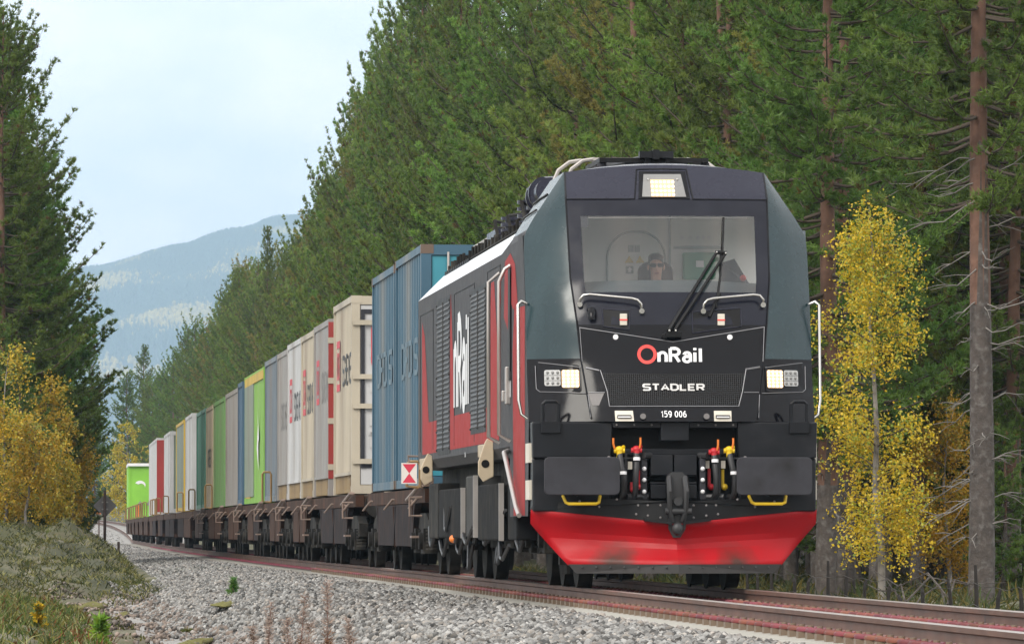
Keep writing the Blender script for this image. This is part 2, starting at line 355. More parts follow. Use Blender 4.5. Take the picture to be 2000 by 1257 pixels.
# cab flanks: from the bevel edge back to the door, with the slanting cant over it
side = [(1.48, .75, .3), (1.48, 1.72, .2)] + [(Bz(z), z, F(Bz(z), z)) for z in zr[1:]]
for sx in (-1, 1):
    a = [(sx*x, y, z) for x, z, y in side]; b = [(sx*x, 3.0, z) for x, z, y in side]; n = len(a)
    for i in range(n - 1):
        zt = side[i+1][1]
        if sx > 0 and 2.27 <= side[i][1] and zt <= 3.73:        # unseen side window of the far flank, widened to light the cab
            w0 = (sx*1.48, 1.05, side[i][1]); w1 = (sx*1.48, 1.05, zt); w2 = (sx*1.48, 2.6, side[i][1]); w3 = (sx*1.48, 2.6, zt)
            mb.add([a[i], w0, w1, a[i+1]], [(0, 1, 2, 3)], 1); mb.add([w2, b[i], b[i+1], w3], [(0, 1, 2, 3)], 1); continue
        mb.add([a[i], b[i], b[i+1], a[i+1]], [(0, 1, 2, 3)], 4 if zt <= 3.731 else 1)
shell = mb.build('cab_shell', [M['black_gloss'], M['teal'], M['screen_band'], M['visor'], M['grey']], LOCO, smooth=15)
# fold lines pressed into the cant above the door
mb = MB()
for sx in (-1, 1):
    for q in (.35, .62):
        x0 = 1.48 - .43*q; z0 = 3.73 + .605*q
        mb.tube([(sx*x0, 1.2, z0+.004), (sx*x0, 2.2, z0+.004), (sx*(x0+.02), 2.95, z0-.02)], .012, 5)
mb.each('cant_seam', M['black'], LOCO)
# machine room body with white cant strips, hood behind the cab
sec = [(-1.40,1.39),(-1.48,1.50),(-1.48,3.6),(-1.15,3.93),(0,3.98),(1.15,3.93),(1.48,3.6),(1.48,1.50),(1.40,1.39)]
hood = [(-1.40,1.39),(-1.48,1.50),(-1.435,3.73),(-1.05,4.335),(0,4.47),(1.05,4.335),(1.435,3.73),(1.48,1.50),(1.40,1.39)]
rear = [(-1.12,1.39),(-1.16,1.50),(-1.16,3.5),(-.95,3.78),(0,3.85),(.95,3.78),(1.16,3.5),(1.16,1.50),(1.12,1.39)]
mb = MB(); rings = [(3.003, hood), (4.3, sec), (20.4, sec), (21.5, rear)]
for y, q in rings: mb.v += [(x, y, z) for x, z in q]
for r in range(3):
    for i in range(9):
        j = (i+1) % 9; m = 1 if i in (2, 5) else 2 if i in (3, 4) else 0
        mb.f.append((r*9+i, r*9+j, (r+1)*9+j, (r+1)*9+i)); mb.m.append(m)
mb.f.append(tuple(range(27, 36))); mb.m.append(0)
body = mb.build('machine_room', [M['grey'], M['cant'], M['roofgrey']], LOCO, smooth=20)
# livery on the near flank: red bands, sliver, panel joints
def flank(poly, mb, x=-1.483, m=0): mb.add([(x, y, z) for y, z in poly], [tuple(range(len(poly)))], m)
mb = MB()
flank([(4.7,1.58),(4.7,1.98),(12.9,1.98),(12.9,1.58)], mb); flank([(16.3,1.58),(16.3,1.98),(19.4,1.98),(19.4,1.58)], mb)
flank([(12.9,1.58),(12.9,1.98),(13.55,1.98),(13.55,1.58)], mb)
flank([(4.7,1.98),(4.9,2.6),(5.5,3.35),(6.0,3.35),(6.3,2.6),(6.6,1.98)], mb); flank([(18.0,1.98),(18.4,2.5),(18.9,3.1),(19.5,3.3),(19.4,1.98)], mb)
flank([(12.75,1.98),(12.95,2.7),(13.35,3.5),(13.5,3.0),(13.55,1.98)], mb)
mb.each('red_band', M['red'], LOCO)
mb = MB()
flank([(.72,.76),(.72,2.93),(2.3,2.95),(2.55,2.5),(2.4,.76)], mb); flank([(1.75,2.95),(2.2,3.42),(2.9,3.56),(3.75,3.5),(3.9,2.9),(3.3,2.75),(2.9,3.05),(2.5,2.95)], mb)
flank([(.66,2.93),(.66,2.96),(1.05,3.70),(1.75,3.70),(1.75,2.95)], mb, m=1)
mb.build('door_livery', [M['red'], M['grey']], LOCO)
mb = MB()
mb.box(-1.50, -1.47, 2.75, 3.05, 2.2, 3.42)
door = mb.build('cab_door', M['black'], LOCO)
mb = MB(); mb.tube([(-1.50,2.66,1.55),(-1.62,2.66,1.62),(-1.62,2.66,3.25),(-1.56,2.66,3.38),(-1.50,2.66,3.42)], .022, 8)
mb.tube([(-1.50,4.35,1.55),(-1.62,4.35,1.62),(-1.62,4.35,3.3),(-1.5,4.3,3.4)], .022, 8)
mb.each('door_rail', M['steel'], LOCO, smooth=60)
mb = MB(); mb.box(-1.53, -1.47, 2.95, 3.1, 1.95, 2.35, 0); mb.box(-1.55, -1.5, 3.2, 3.32, 1.98, 2.1, 0); mb.build('handle', M['steel'], door, bevel=.01)
mb = MB()          # raised shut lines
for y0, y1, z0, z1 in ((8.9,12.7,1.62,3.45),(4.5,6.6,1.62,3.5),(17,19.9,1.62,3.4)):
    for (a, b, c, d) in ((y0,y0+.03,z0,z1),(y1-.03,y1,z0,z1),(y0,y1,z1-.012,z1)): mb.box(-1.486, -1.479, a, b, c, d)
mb.each('panel_joint', M['black'], LOCO)
# louvred grilles
for y0, y1, z0, z1 in ((6.95,9.45,1.77,3.32),(13.6,16.1,1.60,3.40)):
    fr = MB(); fr.box(-1.486, -1.478, y0-.1, y1+.1, z0-.06, z1+.06); g = fr.build('grille', M['black'], LOCO)
    mb = MB(); nz_ = 30
    for k in range(nz_):
        z = z0 + (z1-z0)*(k+.5)/nz_
        for a, b in ((y0, (y0+y1)/2-.1), ((y0+y1)/2+.1, y1)): mb.prism([(-1.486, z+.018), (-1.497, z-.012), (-1.486, z-.016)], 'y', a, b)
    mb.build('slat', M['mesh'], g)
    mb = MB()
    for k in range(9):
        z = z0 + (z1-z0)*k/8
        for y in (y0-.05, (y0+y1)/2, y1+.05): mb.ball((-1.490, y, z), .014, nu=6, nv=4)
    mb.box(-1.496, -1.486, (y0+y1)/2-.06, (y0+y1)/2+.06, z0, z1); mb.each('frame', M['underlight'], g)
# lettering on the flank
mb = MB(); put_text(mb, 'nRail', 1.2, lambda u, v: (-1.487, 12.75-u, 1.98+v), width=3.1, bold=.19); mb.build('flank_letter', M['white'], LOCO)
for y0, z0, h, t in ((7.0,1.46,.07,'159 006'), (10.6,1.46,.06,'OnRail'), (3.35,2.0,.32,'Rail')):
    mb = MB(); put_text(mb, t, h, lambda u, v: (-1.487, y0-u, z0+v)); mb.build('small_letter', M['white'], LOCO)

# ---- nose: seams, glass, lamps, lettering
def strip(pts, w, off=.004, t=.006, mb=None):        # a raised strip lying on the nose along (x, z) points
    mb = mb or MB(); dense = []
    for (a, b) in zip(pts, pts[1:]):
        k = max(2, int(math.dist(a, b) / .06))
        dense += [(a[0]+(b[0]-a[0])*i/k, a[1]+(b[1]-a[1])*i/k) for i in range(k)]
    dense.append(pts[-1])
    mb.tube([P(x, z, off) for x, z in dense], w, 5); return mb
mb = strip([(-.979,2.705),(-.05,2.565),(.05,2.565),(.979,2.715)], .012, 0)
for sx in (-1, 1): strip([(sx*Cz(z), z) for z in (1.75,2.0,2.33,2.75,3.2,3.7,4.06,4.33)], .010, 0, mb=mb)
strip([(-1.05,4.04),(-.34,4.04),(-.30,4.30),(.22,4.30),(.27,4.04),(1.05,4.04)], .009, 0, mb=mb)
mb.build('nose_seam', M['black_gloss'], LOCO)
mb = MB()
strip([(-.96,2.690),(0,2.540),(.96,2.700)], .006, .006, mb=mb); strip([(-.955,2.690),(-.935,2.34)], .004, .006, mb=mb); strip([(.955,2.70),(.935,2.34)], .005, .006, mb=mb)
strip([(-.753,2.25),(-.69,2.03),(-.672,1.875),(.660,1.878),(.705,2.03),(.755,2.27)], .005, .006, mb=mb)
strip([(-.90,2.275),(-.765,2.245)], .010, .006, mb=mb); strip([(.90,2.285),(.765,2.262)], .010, .006, mb=mb)
strip([(-.88,2.018),(-.715,2.018)], .005, .006, mb=mb); strip([(.88,2.022),(.72,2.022)], .005, .006, mb=mb)
for sx in (-1, 1):
    strip([(sx*.885,2.0),(sx*.865,1.76)], .004, .006, mb=mb)
    strip([(sx*1.37,2.335),(sx*.955,2.28)] , .004, .008, mb=mb); strip([(sx*1.40,2.30),(sx*1.395,2.06),(sx*1.36,2.03),(sx*.91,2.012)], .004, .008, mb=mb)
mb.build('trim_line', M['line'], LOCO)
mb = MB(); mb.add([P(*p) for p in ((-.88,2.012),(-.722,2.012),(-.778,1.885),(-.845,1.885))], [(0, 1, 2, 3)]); mb.build('silver_facet', M['silver'], LOCO)
# mesh grille in the mask
mb = MB()
for k in range(16):
    z = 1.90 + k*.0205; w = I(z, [1.875,2.03,2.27], [.65,.68,.735])
    mb.tube([P(-w + 2*w*i/12, z, .004) for i in range(13)], .005, 4, cap=False)
for k in range(70):
    x = -.72 + k*1.44/69; z1 = 2.20 + .03*abs(x); z0 = 1.89 if abs(x) < .65 else 1.89 + (abs(x)-.65)*3.2
    mb.tube([P(x, z0, .006), P(x, (z0+z1)/2, .006), P(x, z1, .006)], .004, 4, cap=False)
mb.build('nose_grille', M['mesh'], LOCO)
# windscreen
mb = MB(); nx = 12
zs = [3.06, 3.2, 3.35, 3.5, 3.65, 3.73, 3.862]
for z in zs: mb.v += [P((-1 + 2*i/nx)*G*Cz(z), z, .0) for i in range(nx+1)]
for r in range(len(zs)-1): mb.f += [(r*(nx+1)+i, r*(nx+1)+i+1, (r+1)*(nx+1)+i+1, (r+1)*(nx+1)+i) for i in range(nx)]
mb.m = [0]*len(mb.f); wind = mb.build('windscreen', M['glass'], LOCO, smooth=60)
mb = MB()            # opaque notch and sun-blind rail at the top corner
mb.add([P(x, z, -.012) for x, z in ((-.92,3.74),(-.828,3.74),(-.828,3.87),(-.92,3.87))], [(0,1,2,3)]); mb.build('mask', M['screen_band'], wind)
mb = MB(); mb.tube([P(-.82+1.66*i/10, 3.845, -.03) for i in range(11)], .008, 5); mb.build('blind_rail', M['steel'], wind)
# top lamp
mb = MB(); q = [(-.30,4.045),(.235,4.045),(.205,4.285),(-.275,4.285)]
mb.add([P(x, z, .012) for x, z in q] + [P(x, z, -.02) for x, z in q], [(0,1,2,3),(0,4,5,1),(1,5,6,2),(2,6,7,3),(3,7,4,0)]); tl = mb.build('top_lamp', M['black_gloss'], LOCO)
mb = MB(); mb.add([P(x, z, .017) for x, z in ((-.262,4.065),(.197,4.065),(.157,4.26),(-.232,4.26))], [(0,1,2,3)]); mb.build('lens', M['lamp_case'], tl)
mb = MB(); mb2 = MB()
for i in range(6):
    for j in range(4):
        x = -.148 + i*.043; z = 4.085 + j*.036
        mb2.ball(P(x, z, .022), .016, nu=8, nv=5)
mb.add([P(x, z, .019) for x, z in ((-.165,4.066),(.078,4.066),(.078,4.215),(-.165,4.215))], [(0,1,2,3)])
mb.build('led_panel', M['led_lit'], tl); mb2.build('led', M['led_core'], tl)
mb = MB(); mb.ball(P(-.19,4.215,.02), .014); mb.ball(P(.115,4.215,.02), .014); mb.each('screw', M['chrome'], tl)
# headlights
def headlight(sx):
    q = rrect(.955, 1.385, 2.03, 2.30, .03); q = [(x, z + (.04*(x-.955)/.43 if z > 2.2 else 0)) for x, z in q]
    mb = MB(); mb.add([P(sx*x, z, .008) for x, z in q], [tuple(range(len(q)))]); h = mb.build('headlight', M['black_gloss'], LOCO)
    mb = MB(); q = rrect(.97, 1.145, 2.07, 2.255, .02); mb.add([P(sx*x, z, .014) for x, z in q], [tuple(range(len(q)))]); mb.build('led_panel', M['led_lit'], h)
    mb = MB()
    for i in range(4):
        for j in range(5): mb.ball(P(sx*(.992+i*.044), 2.088+j*.037, .02), .015, nu=8, nv=5)
    mb.build('led', M['led_core'], h)
    mb = MB(); q = rrect(1.155, 1.315, 2.09, 2.255, .02); mb.add([P(sx*x, z, .014) for x, z in q], [tuple(range(len(q)))]); mb.build('reflector', M['led_off'], h)
    mb = MB()
    for i in range(3):
        for j in range(3): mb.ball(P(sx*(1.183+i*.05), 2.117+j*.055, .018), .016, nu=8, nv=5)
    for j in (1, 2): mb.tube([P(sx*1.158, 2.09+j*.055, .016), P(sx*1.312, 2.09+j*.055, .016)], .004, 4)
    mb.build('lamp', M['lamp_case'], h)
headlight(-1); headlight(1)
# lettering on the nose
mb = MB(); n = 40
for i in range(n):
    a, b = 2*math.pi*i/n, 2*math.pi*(i+1)/n
    mb.add([P(-.272+r*.1*math.cos(t), 2.413+r*.1*math.sin(t), .006) for r, t in ((1,a),(1,b),(.66,b),(.66,a))], [(0,1,2,3)])
mb.build('red_ring_letter', M['red_letter'], LOCO)
mb = MB(); put_text(mb, 'nRail', .166, lambda u, v: P(-.166+u, 2.322+v, .006), width=.485, bold=.20, gap=.20); mb.build('white_letter', M['white'], LOCO)
mb = MB(); put_text(mb, 'STADLEQ', .074, lambda u, v: P(-.331+u, 2.036+v, .018), width=.645, bold=.26, gap=.3); mb.build('maker_letter', M['letter_silver'], LOCO)
mb = MB(); put_text(mb, '159 006', .070, lambda u, v: P(-.153+u, 1.760+v, .006), width=.272, bold=.16); mb.build('number_letter', M['white'], LOCO)
# small fittings
for x in (-.591, .590):
    mb = MB(); p = P(x, 2.592, 0); mb.cyl(p, (p[0], p[1]-.015, p[2]), .028, 14); mb.build('reflector_dot', M['white'], LOCO, smooth=40)
for x in (-.335, .318):
    mb = MB(); p = P(x, 1.772, 0); mb.cyl(p, (p[0], p[1]-.03, p[2]), .03, 14); mb.build('socket_cap', M['silver'], LOCO, smooth=40)
for x0, x1 in ((-.616,-.436),(.398,.580)):
    s_ = 1 if x0 > 0 else -1; mb = MB(); pts = [(x0,1.722),(x1,1.722),(x1,1.83),(x0,1.83)]
    if s_ < 0: pts[1] = (x1+.01, 1.722); pts[3] = (x0-.005, 1.83)
    mb.add([P(x, z, .006) for x, z in pts] + [P(x, z, -.02) for x, z in pts], [(0,1,2,3),(0,4,5,1),(1,5,6,2),(2,6,7,3),(3,7,4,0)]); pl = mb.build('step_plate', M['cream'], LOCO)
    mb = MB(); strip([(x0+.02,1.770),(x1-.02,1.770)], .018, .008, mb=mb); mb.build('slot', M['black'], pl)
    mb = MB(); strip([(x0+.025,1.764),(x1-.025,1.764)], .008, .022, mb=mb); mb.build('bar', M['white'], pl)
for pts in ([(-.72,2.885),(-.438,2.862),(-.452,2.665),(-.714,2.702)], [(.205,2.852),(.715,2.896),(.712,2.704),(.203,2.632)]):
    mb = MB(); mb.add([P(x, z, .007) for x, z in pts], [(0,1,2,3)]); ht = mb.build('hatch', M['black'], LOCO)
    mb = MB(); strip(pts + [pts[0]], .006, .006, mb=mb); mb.build('frame', M['visor'], ht)
    cx = -.508 if pts[0][0] < 0 else .502
    mb = MB(); p = P(cx, 2.77, .02); mb.box(cx-.037, cx+.037, p[1]-.012, p[1]+.03, 2.712, 2.832); mb.build('latch', M['cream'], ht, bevel=.006)
    mb = MB(); mb.box(cx-.040, cx+.040, p[1]-.016, p[1]-.010, 2.762, 2.776); mb.build('stripe', M['red_letter'], ht)
mb = MB(); p = P(-.831, 2.80, 0); mb.tube([(p[0],p[1]+.02,p[2]+.06),(p[0],p[1]-.04,p[2]+.03),(p[0],p[1]-.05,p[2]-.03)], [.05,.045,.036], 12); mb.build('nose_camera', M['black_gloss'], LOCO, smooth=50)
def rail_tube(pts, r=.0135, name='handrail', m='chrome', parent=None):
    mb = MB(); mb.tube(pts, r, 9); return mb.build(name, M[m], parent or LOCO, smooth=60)
for sx in (-1, 1):
    a = [(sx*.951,2.93),(sx*.948,2.985),(sx*.915,3.026),(sx*.85,3.034),(sx*.42,2.992),(sx*.36,2.975),(sx*.325,2.935),(sx*.318,2.86)]
    rail_tube([P(x, z, .015 if i in (0, 7) else .085) for i, (x, z) in enumerate(a)])
    mb = MB()
    for i in (0, 7): p = P(*a[i], .0); mb.cyl(p, (p[0], p[1]-.05, p[2]), .028, 10)
    mb.each('foot', M['chrome'], LOCO, smooth=50)
    y0 = .62
    rail_tube([(sx*1.47,y0,2.95),(sx*1.53,y0-.03,2.975),(sx*1.565,y0-.05,2.94),(sx*1.565,y0-.15,1.95),(sx*1.54,y0-.2,1.80),(sx*1.47,y0-.22,1.75)], .016)
# wiper
mb = MB(); p = P(0, 2.63, 0); mb.cyl((-.09,p[1]+.02,2.60), (-.09,p[1]-.06,2.60), .03); mb.prism([(-.085,2.585),(.085,2.585),(.085,2.645),(-.085,2.645)], 'y', p[1]-.07, p[1]+.03); wp = mb.build('wiper', M['black'], LOCO, bevel=.008)
mb = MB(); mb.tube([P(-.045,2.66,.06), P(.21,3.06,.09), P(.482,3.475,.08)], [.026,.02,.016], 6); mb.tube([P(.015,2.66,.06), P(.29,3.06,.09), P(.575,3.465,.08)], [.022,.018,.016], 6); mb.tube([P(.47,3.478,.085), P(.585,3.468,.085)], .022, 6)
mb.build('arm', M['black'], wp, smooth=50)
mb = MB(); mb.tube([P(.578,3.845,.02), P(.545,3.45,.03), P(.51,3.2,.025), P(.455,2.90,.02)], .013, 5); mb.tube([P(.53,3.47,.07), P(.52,3.30,.03)], .016, 5); mb.tube([P(.50,3.05,.02), P(.38,2.80,.03)], .018, 5); mb.build('blade', M['black'], wp)
mb = MB()
for x in (-.045, .02): q = P(x, 2.655, .09); mb.ball(q, .014, nu=8, nv=5)
for x, z in ((.482,3.478),(.575,3.468)): mb.ball(P(x, z, .105), .012, nu=8, nv=5)
mb.each('bolt', M['chrome'], wp)

# ---- headstock: side boxes, recess, buffers, coupler, hoses, plough
mb = MB()
for sx in (-1, 1): mb.prism([(sx*.655,1.345),(sx*1.46,1.345),(sx*1.47,1.715),(sx*.645,1.715)], 'y', -.12, .45)
mb.each('buffer_shroud', M['black_box'], LOCO, bevel=.015)
mb = MB(); mb.box(-1.46, -.66, -.08, .5, .80, 1.343); mb.box(.66, 1.46, -.08, .5, .80, 1.343); mb.each('headstock', M['black_box'], LOCO, bevel=.015)
mb = MB(); mb.box(-.655, .655, .22, .3, .55, 1.72); mb.build('recess_wall', M['black'], LOCO)
mb = MB(); mb.box(-.64, -.145, -.13, .1, 1.655, 1.715); mb.box(.145, .64, -.13, .1, 1.655, 1.715); mb.box(-.145, .142, -.15, .1, 1.525, 1.715); mb.box(-.64, .64, -.05, .2, 1.38, 1.44); mb.each('headstock_plate', M['black_box'], LOCO, bevel=.006)
mb = MB()
for x in (-.60,-.42,-.24,.24,.42,.60): mb.ball((x,-.135,1.685), .012, nu=6, nv=4)
for sx in (-1, 1):
    for x, z in ((.62,.92),(.40,.86),(.30,.86),(.17,.86),(.42,.77),(.30,.755),(.17,.735),(1.0,.90),(.80,.845)): mb.ball((sx*x, -.37, z), .013, nu=6, nv=4)
    mb.ball((sx*.70,-.36,1.345), .02, nu=6, nv=4)
mb.each('rivet', M['silver'], LOCO)
mb = MB()
for x0, x1, z0, z1 in ((-.252,-.025,1.17,1.378),(-.010,.222,1.17,1.378),(-.252,-.09,.93,1.07),(.085,.222,.93,1.07)): mb.box(x0, x1, -.16, .1, z0, z1)
for x0, x1, z0, z1 in ((-.255,.225,1.155,1.168),(-.255,.225,1.075,1.10)): mb.box(x0, x1, -.12, .1, z0, z1)
mb.box(-.30, .28, -.02, .1, .80, 1.0); mb.each('coupler_pocket', M['black_box'], LOCO, bevel=.006)
for x0, x1, t in ((-.350,-.290,.0),(.252,.312,0)):
    mb = MB(); mb.box(x0, x1, -.17, .1, .92, 1.385); bp = mb.build('bolt_plate', M['buffer'], LOCO, bevel=.004)
    mb = MB()
    for z in (1.0, 1.12, 1.235): mb.ball(((x0+x1)/2, -.175, z), .024, nu=10, nv=6)
    mb.each('bolt', M['white'], bp, smooth=80)
for sx in (-1, 1):       # buffers
    mb = MB(); mb.prism(rrect(sx*.985-.387, sx*.985+.387, .965, 1.352, .05), 'y', -.52, -.475); bf = mb.build('buffer', M['buffer'], LOCO, bevel=.008)
    mb = MB(); mb.cyl((sx*.985,-.475,1.155), (sx*.985,-.05,1.155), .15, 18); mb.cyl((sx*.985,-.25,1.155), (sx*.985,.0,1.155), .20, 18); mb.build('shank', M['black'], bf, smooth=40)
    c = sx*.955 - .02
    mb = MB(); mb.tube([(c-.19,-.30,.955),(c-.17,-.40,.89),(c-.14,-.42,.875),(c+.14,-.42,.875),(c+.17,-.40,.89),(c+.19,-.30,.955)], .017, 8); mb.build('shunter_handle', M['yellow'], LOCO, smooth=60)
    mb = MB(); mb.tube([(sx*1.20,-.13,1.72),(sx*1.20,-.14,1.90),(sx*1.23,-.14,1.925),(sx*1.33,-.14,1.925),(sx*1.36,-.14,1.90),(sx*1.36,-.13,1.72)], .020, 6); mb.box(sx*1.20-.02 if sx > 0 else sx*1.36-.02, sx*1.36+.02 if sx > 0 else sx*1.20+.02, -.16, -.11, 1.60, 1.72)
    mb.build('step_bracket', M['black_box'], LOCO, bevel=.004)
    mb = MB()
    for z in (1.40, 1.02): mb.box(sx*1.455, sx*1.485, .05, .62, z-.10, z+.10)
    mb.each('tread', M['cream'], LOCO)
mb = MB()                 # hook and screw coupling
mb.prism([(-.10,1.16),(-.06,1.20),(.05,1.20),(.09,1.16),(.075,.95),(.10,.80),(.085,.62),(.03,.53),(-.04,.53),(-.09,.62),(-.10,.80),(-.08,.95)], 'y', -.40, -.22)
mb.tube([(-.075,-.2,1.10),(-.085,-.42,1.14),(-.09,-.5,1.0),(-.08,-.46,.80),(-.05,-.42,.70)], .030, 7); mb.tube([(.07,-.2,1.10),(.08,-.42,1.14),(.085,-.5,1.0),(.08,-.46,.80),(.05,-.42,.70)], .030, 7)
mb.cyl((0,-.5,.90), (0,-.40,.90), .045, 10); mb.cyl((-.13,-.45,.80), (.14,-.45,.80), .035, 10); mb.ball((0,-.44,.62), .062, nu=10, nv=7, sc=(1,.8,1.1)); mb.build('coupler', M['hose'], LOCO, smooth=40)
def hose(x, zt, x2, col, xh):
    mb = MB(); mb.tube([(x,-.20,zt-.03),(x+(x2-x)*.3,-.25,zt-.14),(x2,-.27,zt-.28),(x2,-.24,1.0),(x2-.02,-.18,.93),(x2-.05 if x2 > 0 else x2+.05,-.10,.95)], .032, 9); h = mb.build('air_hose', M['hose'], LOCO, smooth=60)
    mb = MB(); mb.ball((x,-.20,zt), .042, sc=(1.1,1,.9)); mb.cyl((x-.055,-.2,zt-.01), (x+.055,-.2,zt-.01), .026, 8); mb.cyl((x,-.21,zt-.075), (x,-.21,zt), .030, 8); mb.cyl((x+.02,-.2,zt), (x+.05,-.12,zt+.03), .02, 8); mb.build('cock', M[col], h, smooth=40)
    mb = MB(); mb.tube([(x+xh,-.22,zt+.01),(x+xh*1.3,-.23,zt+.06),(x+xh*1.3,-.23,zt+.12)], .011, 6); mb.build('lever', M['orange'], h)
    zb = zt - (.10 if col == 'hose_red' else .24); xb = x + (x2-x)*(.2 if col == 'hose_red' else .8)
    mb = MB(); mb.cyl((xb,-.265,zb-.016), (xb,-.262,zb+.016), .037, 10); mb.build('band', M['white'], h, smooth=40)
hose(-.578, 1.43, -.535, 'yellow', -.05); hose(-.402, 1.435, -.415, 'hose_red', .03); hose(.396, 1.415, .415, 'hose_red', .03); hose(.552, 1.43, .605, 'yellow', .03)
for x, c, z0, z1 in ((-.37,'hose_red',1.05,1.22),(.36,'hose_red',1.05,1.24),(.50,'yellow',1.05,1.23),(-.44,'hose_red',1.02,1.10)):
    mb = MB(); mb.box(x-.015, x+.015, -.06, -.02, z0, z1); mb.ball((x+.02,-.05,z0), .035, nu=8, nv=6); mb.build('valve', M[c], LOCO)
mb = MB()
for x in (-.50, .46): mb.box(x-.012, x+.012, -.10, -.06, .95, 1.40)
for sx in (-1, 1): mb.cyl((sx*.33,-.2,1.37), (sx*.25,-.12,1.37), .035, 8); mb.cyl((sx*.5,-.2,.945), (sx*.28,-.12,.945), .035, 8); mb.box(sx*.30, sx*.66, -.12, -.08, 1.335, 1.355)
mb.each('pipe_bracket', M['hose'], LOCO, smooth=40)
mb = MB()
for x, z in ((-.46,1.27),(.335,1.28),(.50,1.28)): mb.box(x-.022, x+.022, -.11, -.09, z-.04, z+.04)
mb.each('tag_plate', M['cream'], LOCO)
# apron over the plough, and the plough itself
def plow_top(x): return I(abs(x), [0, 1.475], [.665, .815])
mb = MB()
for sx in (-1, 1):
    mb.add([(0,-.36,plow_top(0)),(sx*1.47,-.02,plow_top(1.47)),(sx*1.46,-.02,.87),(sx*.66,-.2,.93),(sx*.10,-.34,.90),(0,-.34,.90)], [(0,1,2,3,4,5)])
    mb.prism([(sx*.06,.665),(sx*.34,.70),(sx*.34,.725),(sx*.06,.690)], 'y', -.46, -.30)
mb.build('plough_apron', M['black'], LOCO)
mb = MB(); nxp = 14; rowsp = 8
for j in range(rowsp+1):
    q = j / rowsp
    for i in range(-nxp, nxp+1):
        a = i / nxp; zt = plow_top(1.475*a); z = zt + (.255 - zt)*q
        half = 1.475 if z > .67 else 1.475 - (.67 - z)/(.67-.255)*.37
        x = half*a; y = -.42 + .40*abs(a) + .14*math.sin(q*math.pi)*1 - .10*q
        mb.v.append((x, y, z))
w_ = 2*nxp+1
for j in range(rowsp): mb.f += [(j*w_+i, j*w_+i+1, (j+1)*w_+i+1, (j+1)*w_+i) for i in range(2*nxp)]
mb.m = [0]*len(mb.f); pw = mb.build('snow_plough', M['plow'], LOCO, smooth=15)
sd = pw.modifiers.new('thick', 'SOLIDIFY'); sd.thickness = .012; sd.offset = 1
mb = MB()
for sx in (-1, 1): mb.add([(0,-.535,.258),(sx*1.10,-.135,.258),(sx*1.02,-.13,.165),(0,-.53,.165)], [(0,1,2,3)])
mb.each('rubber_lip', M['rubber'], pw)
mb = MB()
for sx in (-1, 1):
    for k in range(7): x = sx*(.12+k*.14); mb.ball((x, -.54+abs(x)*.364, .225), .012, nu=6, nv=4)
mb.each('lip_bolt', M['underlight'], pw)

# ---- cab interior
mb = MB()
mb.prism([(-1.44,1.9),(1.44,1.9),(1.44,3.70),(1.01,4.30),(-1.01,4.30),(-1.44,3.70)], 'y', 2.62, 2.68); mb.box(-1.44, -1.40, 1.0, 2.615, 1.94, 3.7); mb.box(-.98, .98, 1.25, 2.615, 4.25, 4.29)
mb.prism([(-1.38,3.705),(-.97,4.245),(-1.01,4.245),(-1.42,3.705)], 'y', 1.2, 2.615); mb.prism([(1.38,3.705),(.97,4.245),(1.01,4.245),(1.42,3.705)], 'y', 1.2, 2.615)
mb.box(-1.4, 1.4, .5, 2.615, 1.88, 1.93); mb.build('cab_wall', M['cabwall'], LOCO)
mb = MB(); arc = [(-.47,2.3)] + [(-.47+.0+.28-.28*math.cos(R(a)), 3.50+.28*math.sin(R(a))) for a in range(0, 91, 15)] + [(-.13+.28*math.sin(R(a)), 3.50+.28*math.cos(R(a))) for a in range(0, 91, 15)] + [(.15,2.3)]
mb.tube([(x, 2.615, z) for x, z in arc], .012, 5); mb.box(.19,.21,2.60,2.63,2.3,4.2); mb.box(.24,.75,2.60,2.63,3.60,3.63); mb.box(-1.36,-.8,2.58,2.62,3.42,3.44); mb.box(-1.36,-.85,2.58,2.62,3.30,3.40)
mb.build('door_line', M['signgrey'], LOCO)
mb = MB(); mb.box(.33, .68, 2.5, 2.61, 3.27, 3.56); gb = mb.build('green_cabinet', M['green_cab'], LOCO, bevel=.02)
mb = MB(); mb.box(.47, .55, 2.48, 2.5, 3.40, 3.47); mb.build('cross_mark', M['white'], gb)
mb = MB()
for x, z in ((-.215,3.60),(-.15,3.60)): mb.box(x-.028, x+.028, 2.60, 2.618, z-.035, z+.035)
mb.box(-.27, -.19, 2.60, 2.618, 3.335, 3.415); mb.each('sign_plate', M['signgrey'], LOCO)
mb = MB()
for x in (-.235, -.12): mb.prism([(x-.045,3.45),(x+.045,3.45),(x,3.525)], 'y', 2.60, 2.618)
mb.each('warning_plate', M['warn'], LOCO)
mb = MB(); mb.prism([(-.245,3.35),(-.215,3.35),(-.215,3.375),(-.20,3.375),(-.23,3.405),(-.26,3.375),(-.245,3.375)], 'y', 2.595, 2.60)
for x in (.33,.42,.50,.56,.62): mb.cyl((x,2.615,3.72), (x,2.59,3.72), .02, 8)
mb.build('arrow_mark', M['white'], LOCO)
mb = MB()               # desk across the cab
dk = [(-1.15 + 2.3*i/14) for i in range(15)]
for i in range(14):
    x0, x1 = dk[i], dk[i+1]; z = lambda x: 3.17 + .045*(1-(x/1.15)**2); yf = lambda x: F(max(-1.03, min(1.03, x)), 3.06) + .07
    mb.add([(x0,yf(x0),3.02),(x1,yf(x1),3.02),(x1,1.15,z(x1)),(x0,1.15,z(x0)),(x0,1.45,z(x0)),(x1,1.45,z(x1)),(x1,1.5,2.7),(x0,1.5,2.7)], [(0,1,2,3),(3,2,5,4),(4,5,6,7)])
mb.build('desk', M['cabdark'], LOCO, smooth=30)
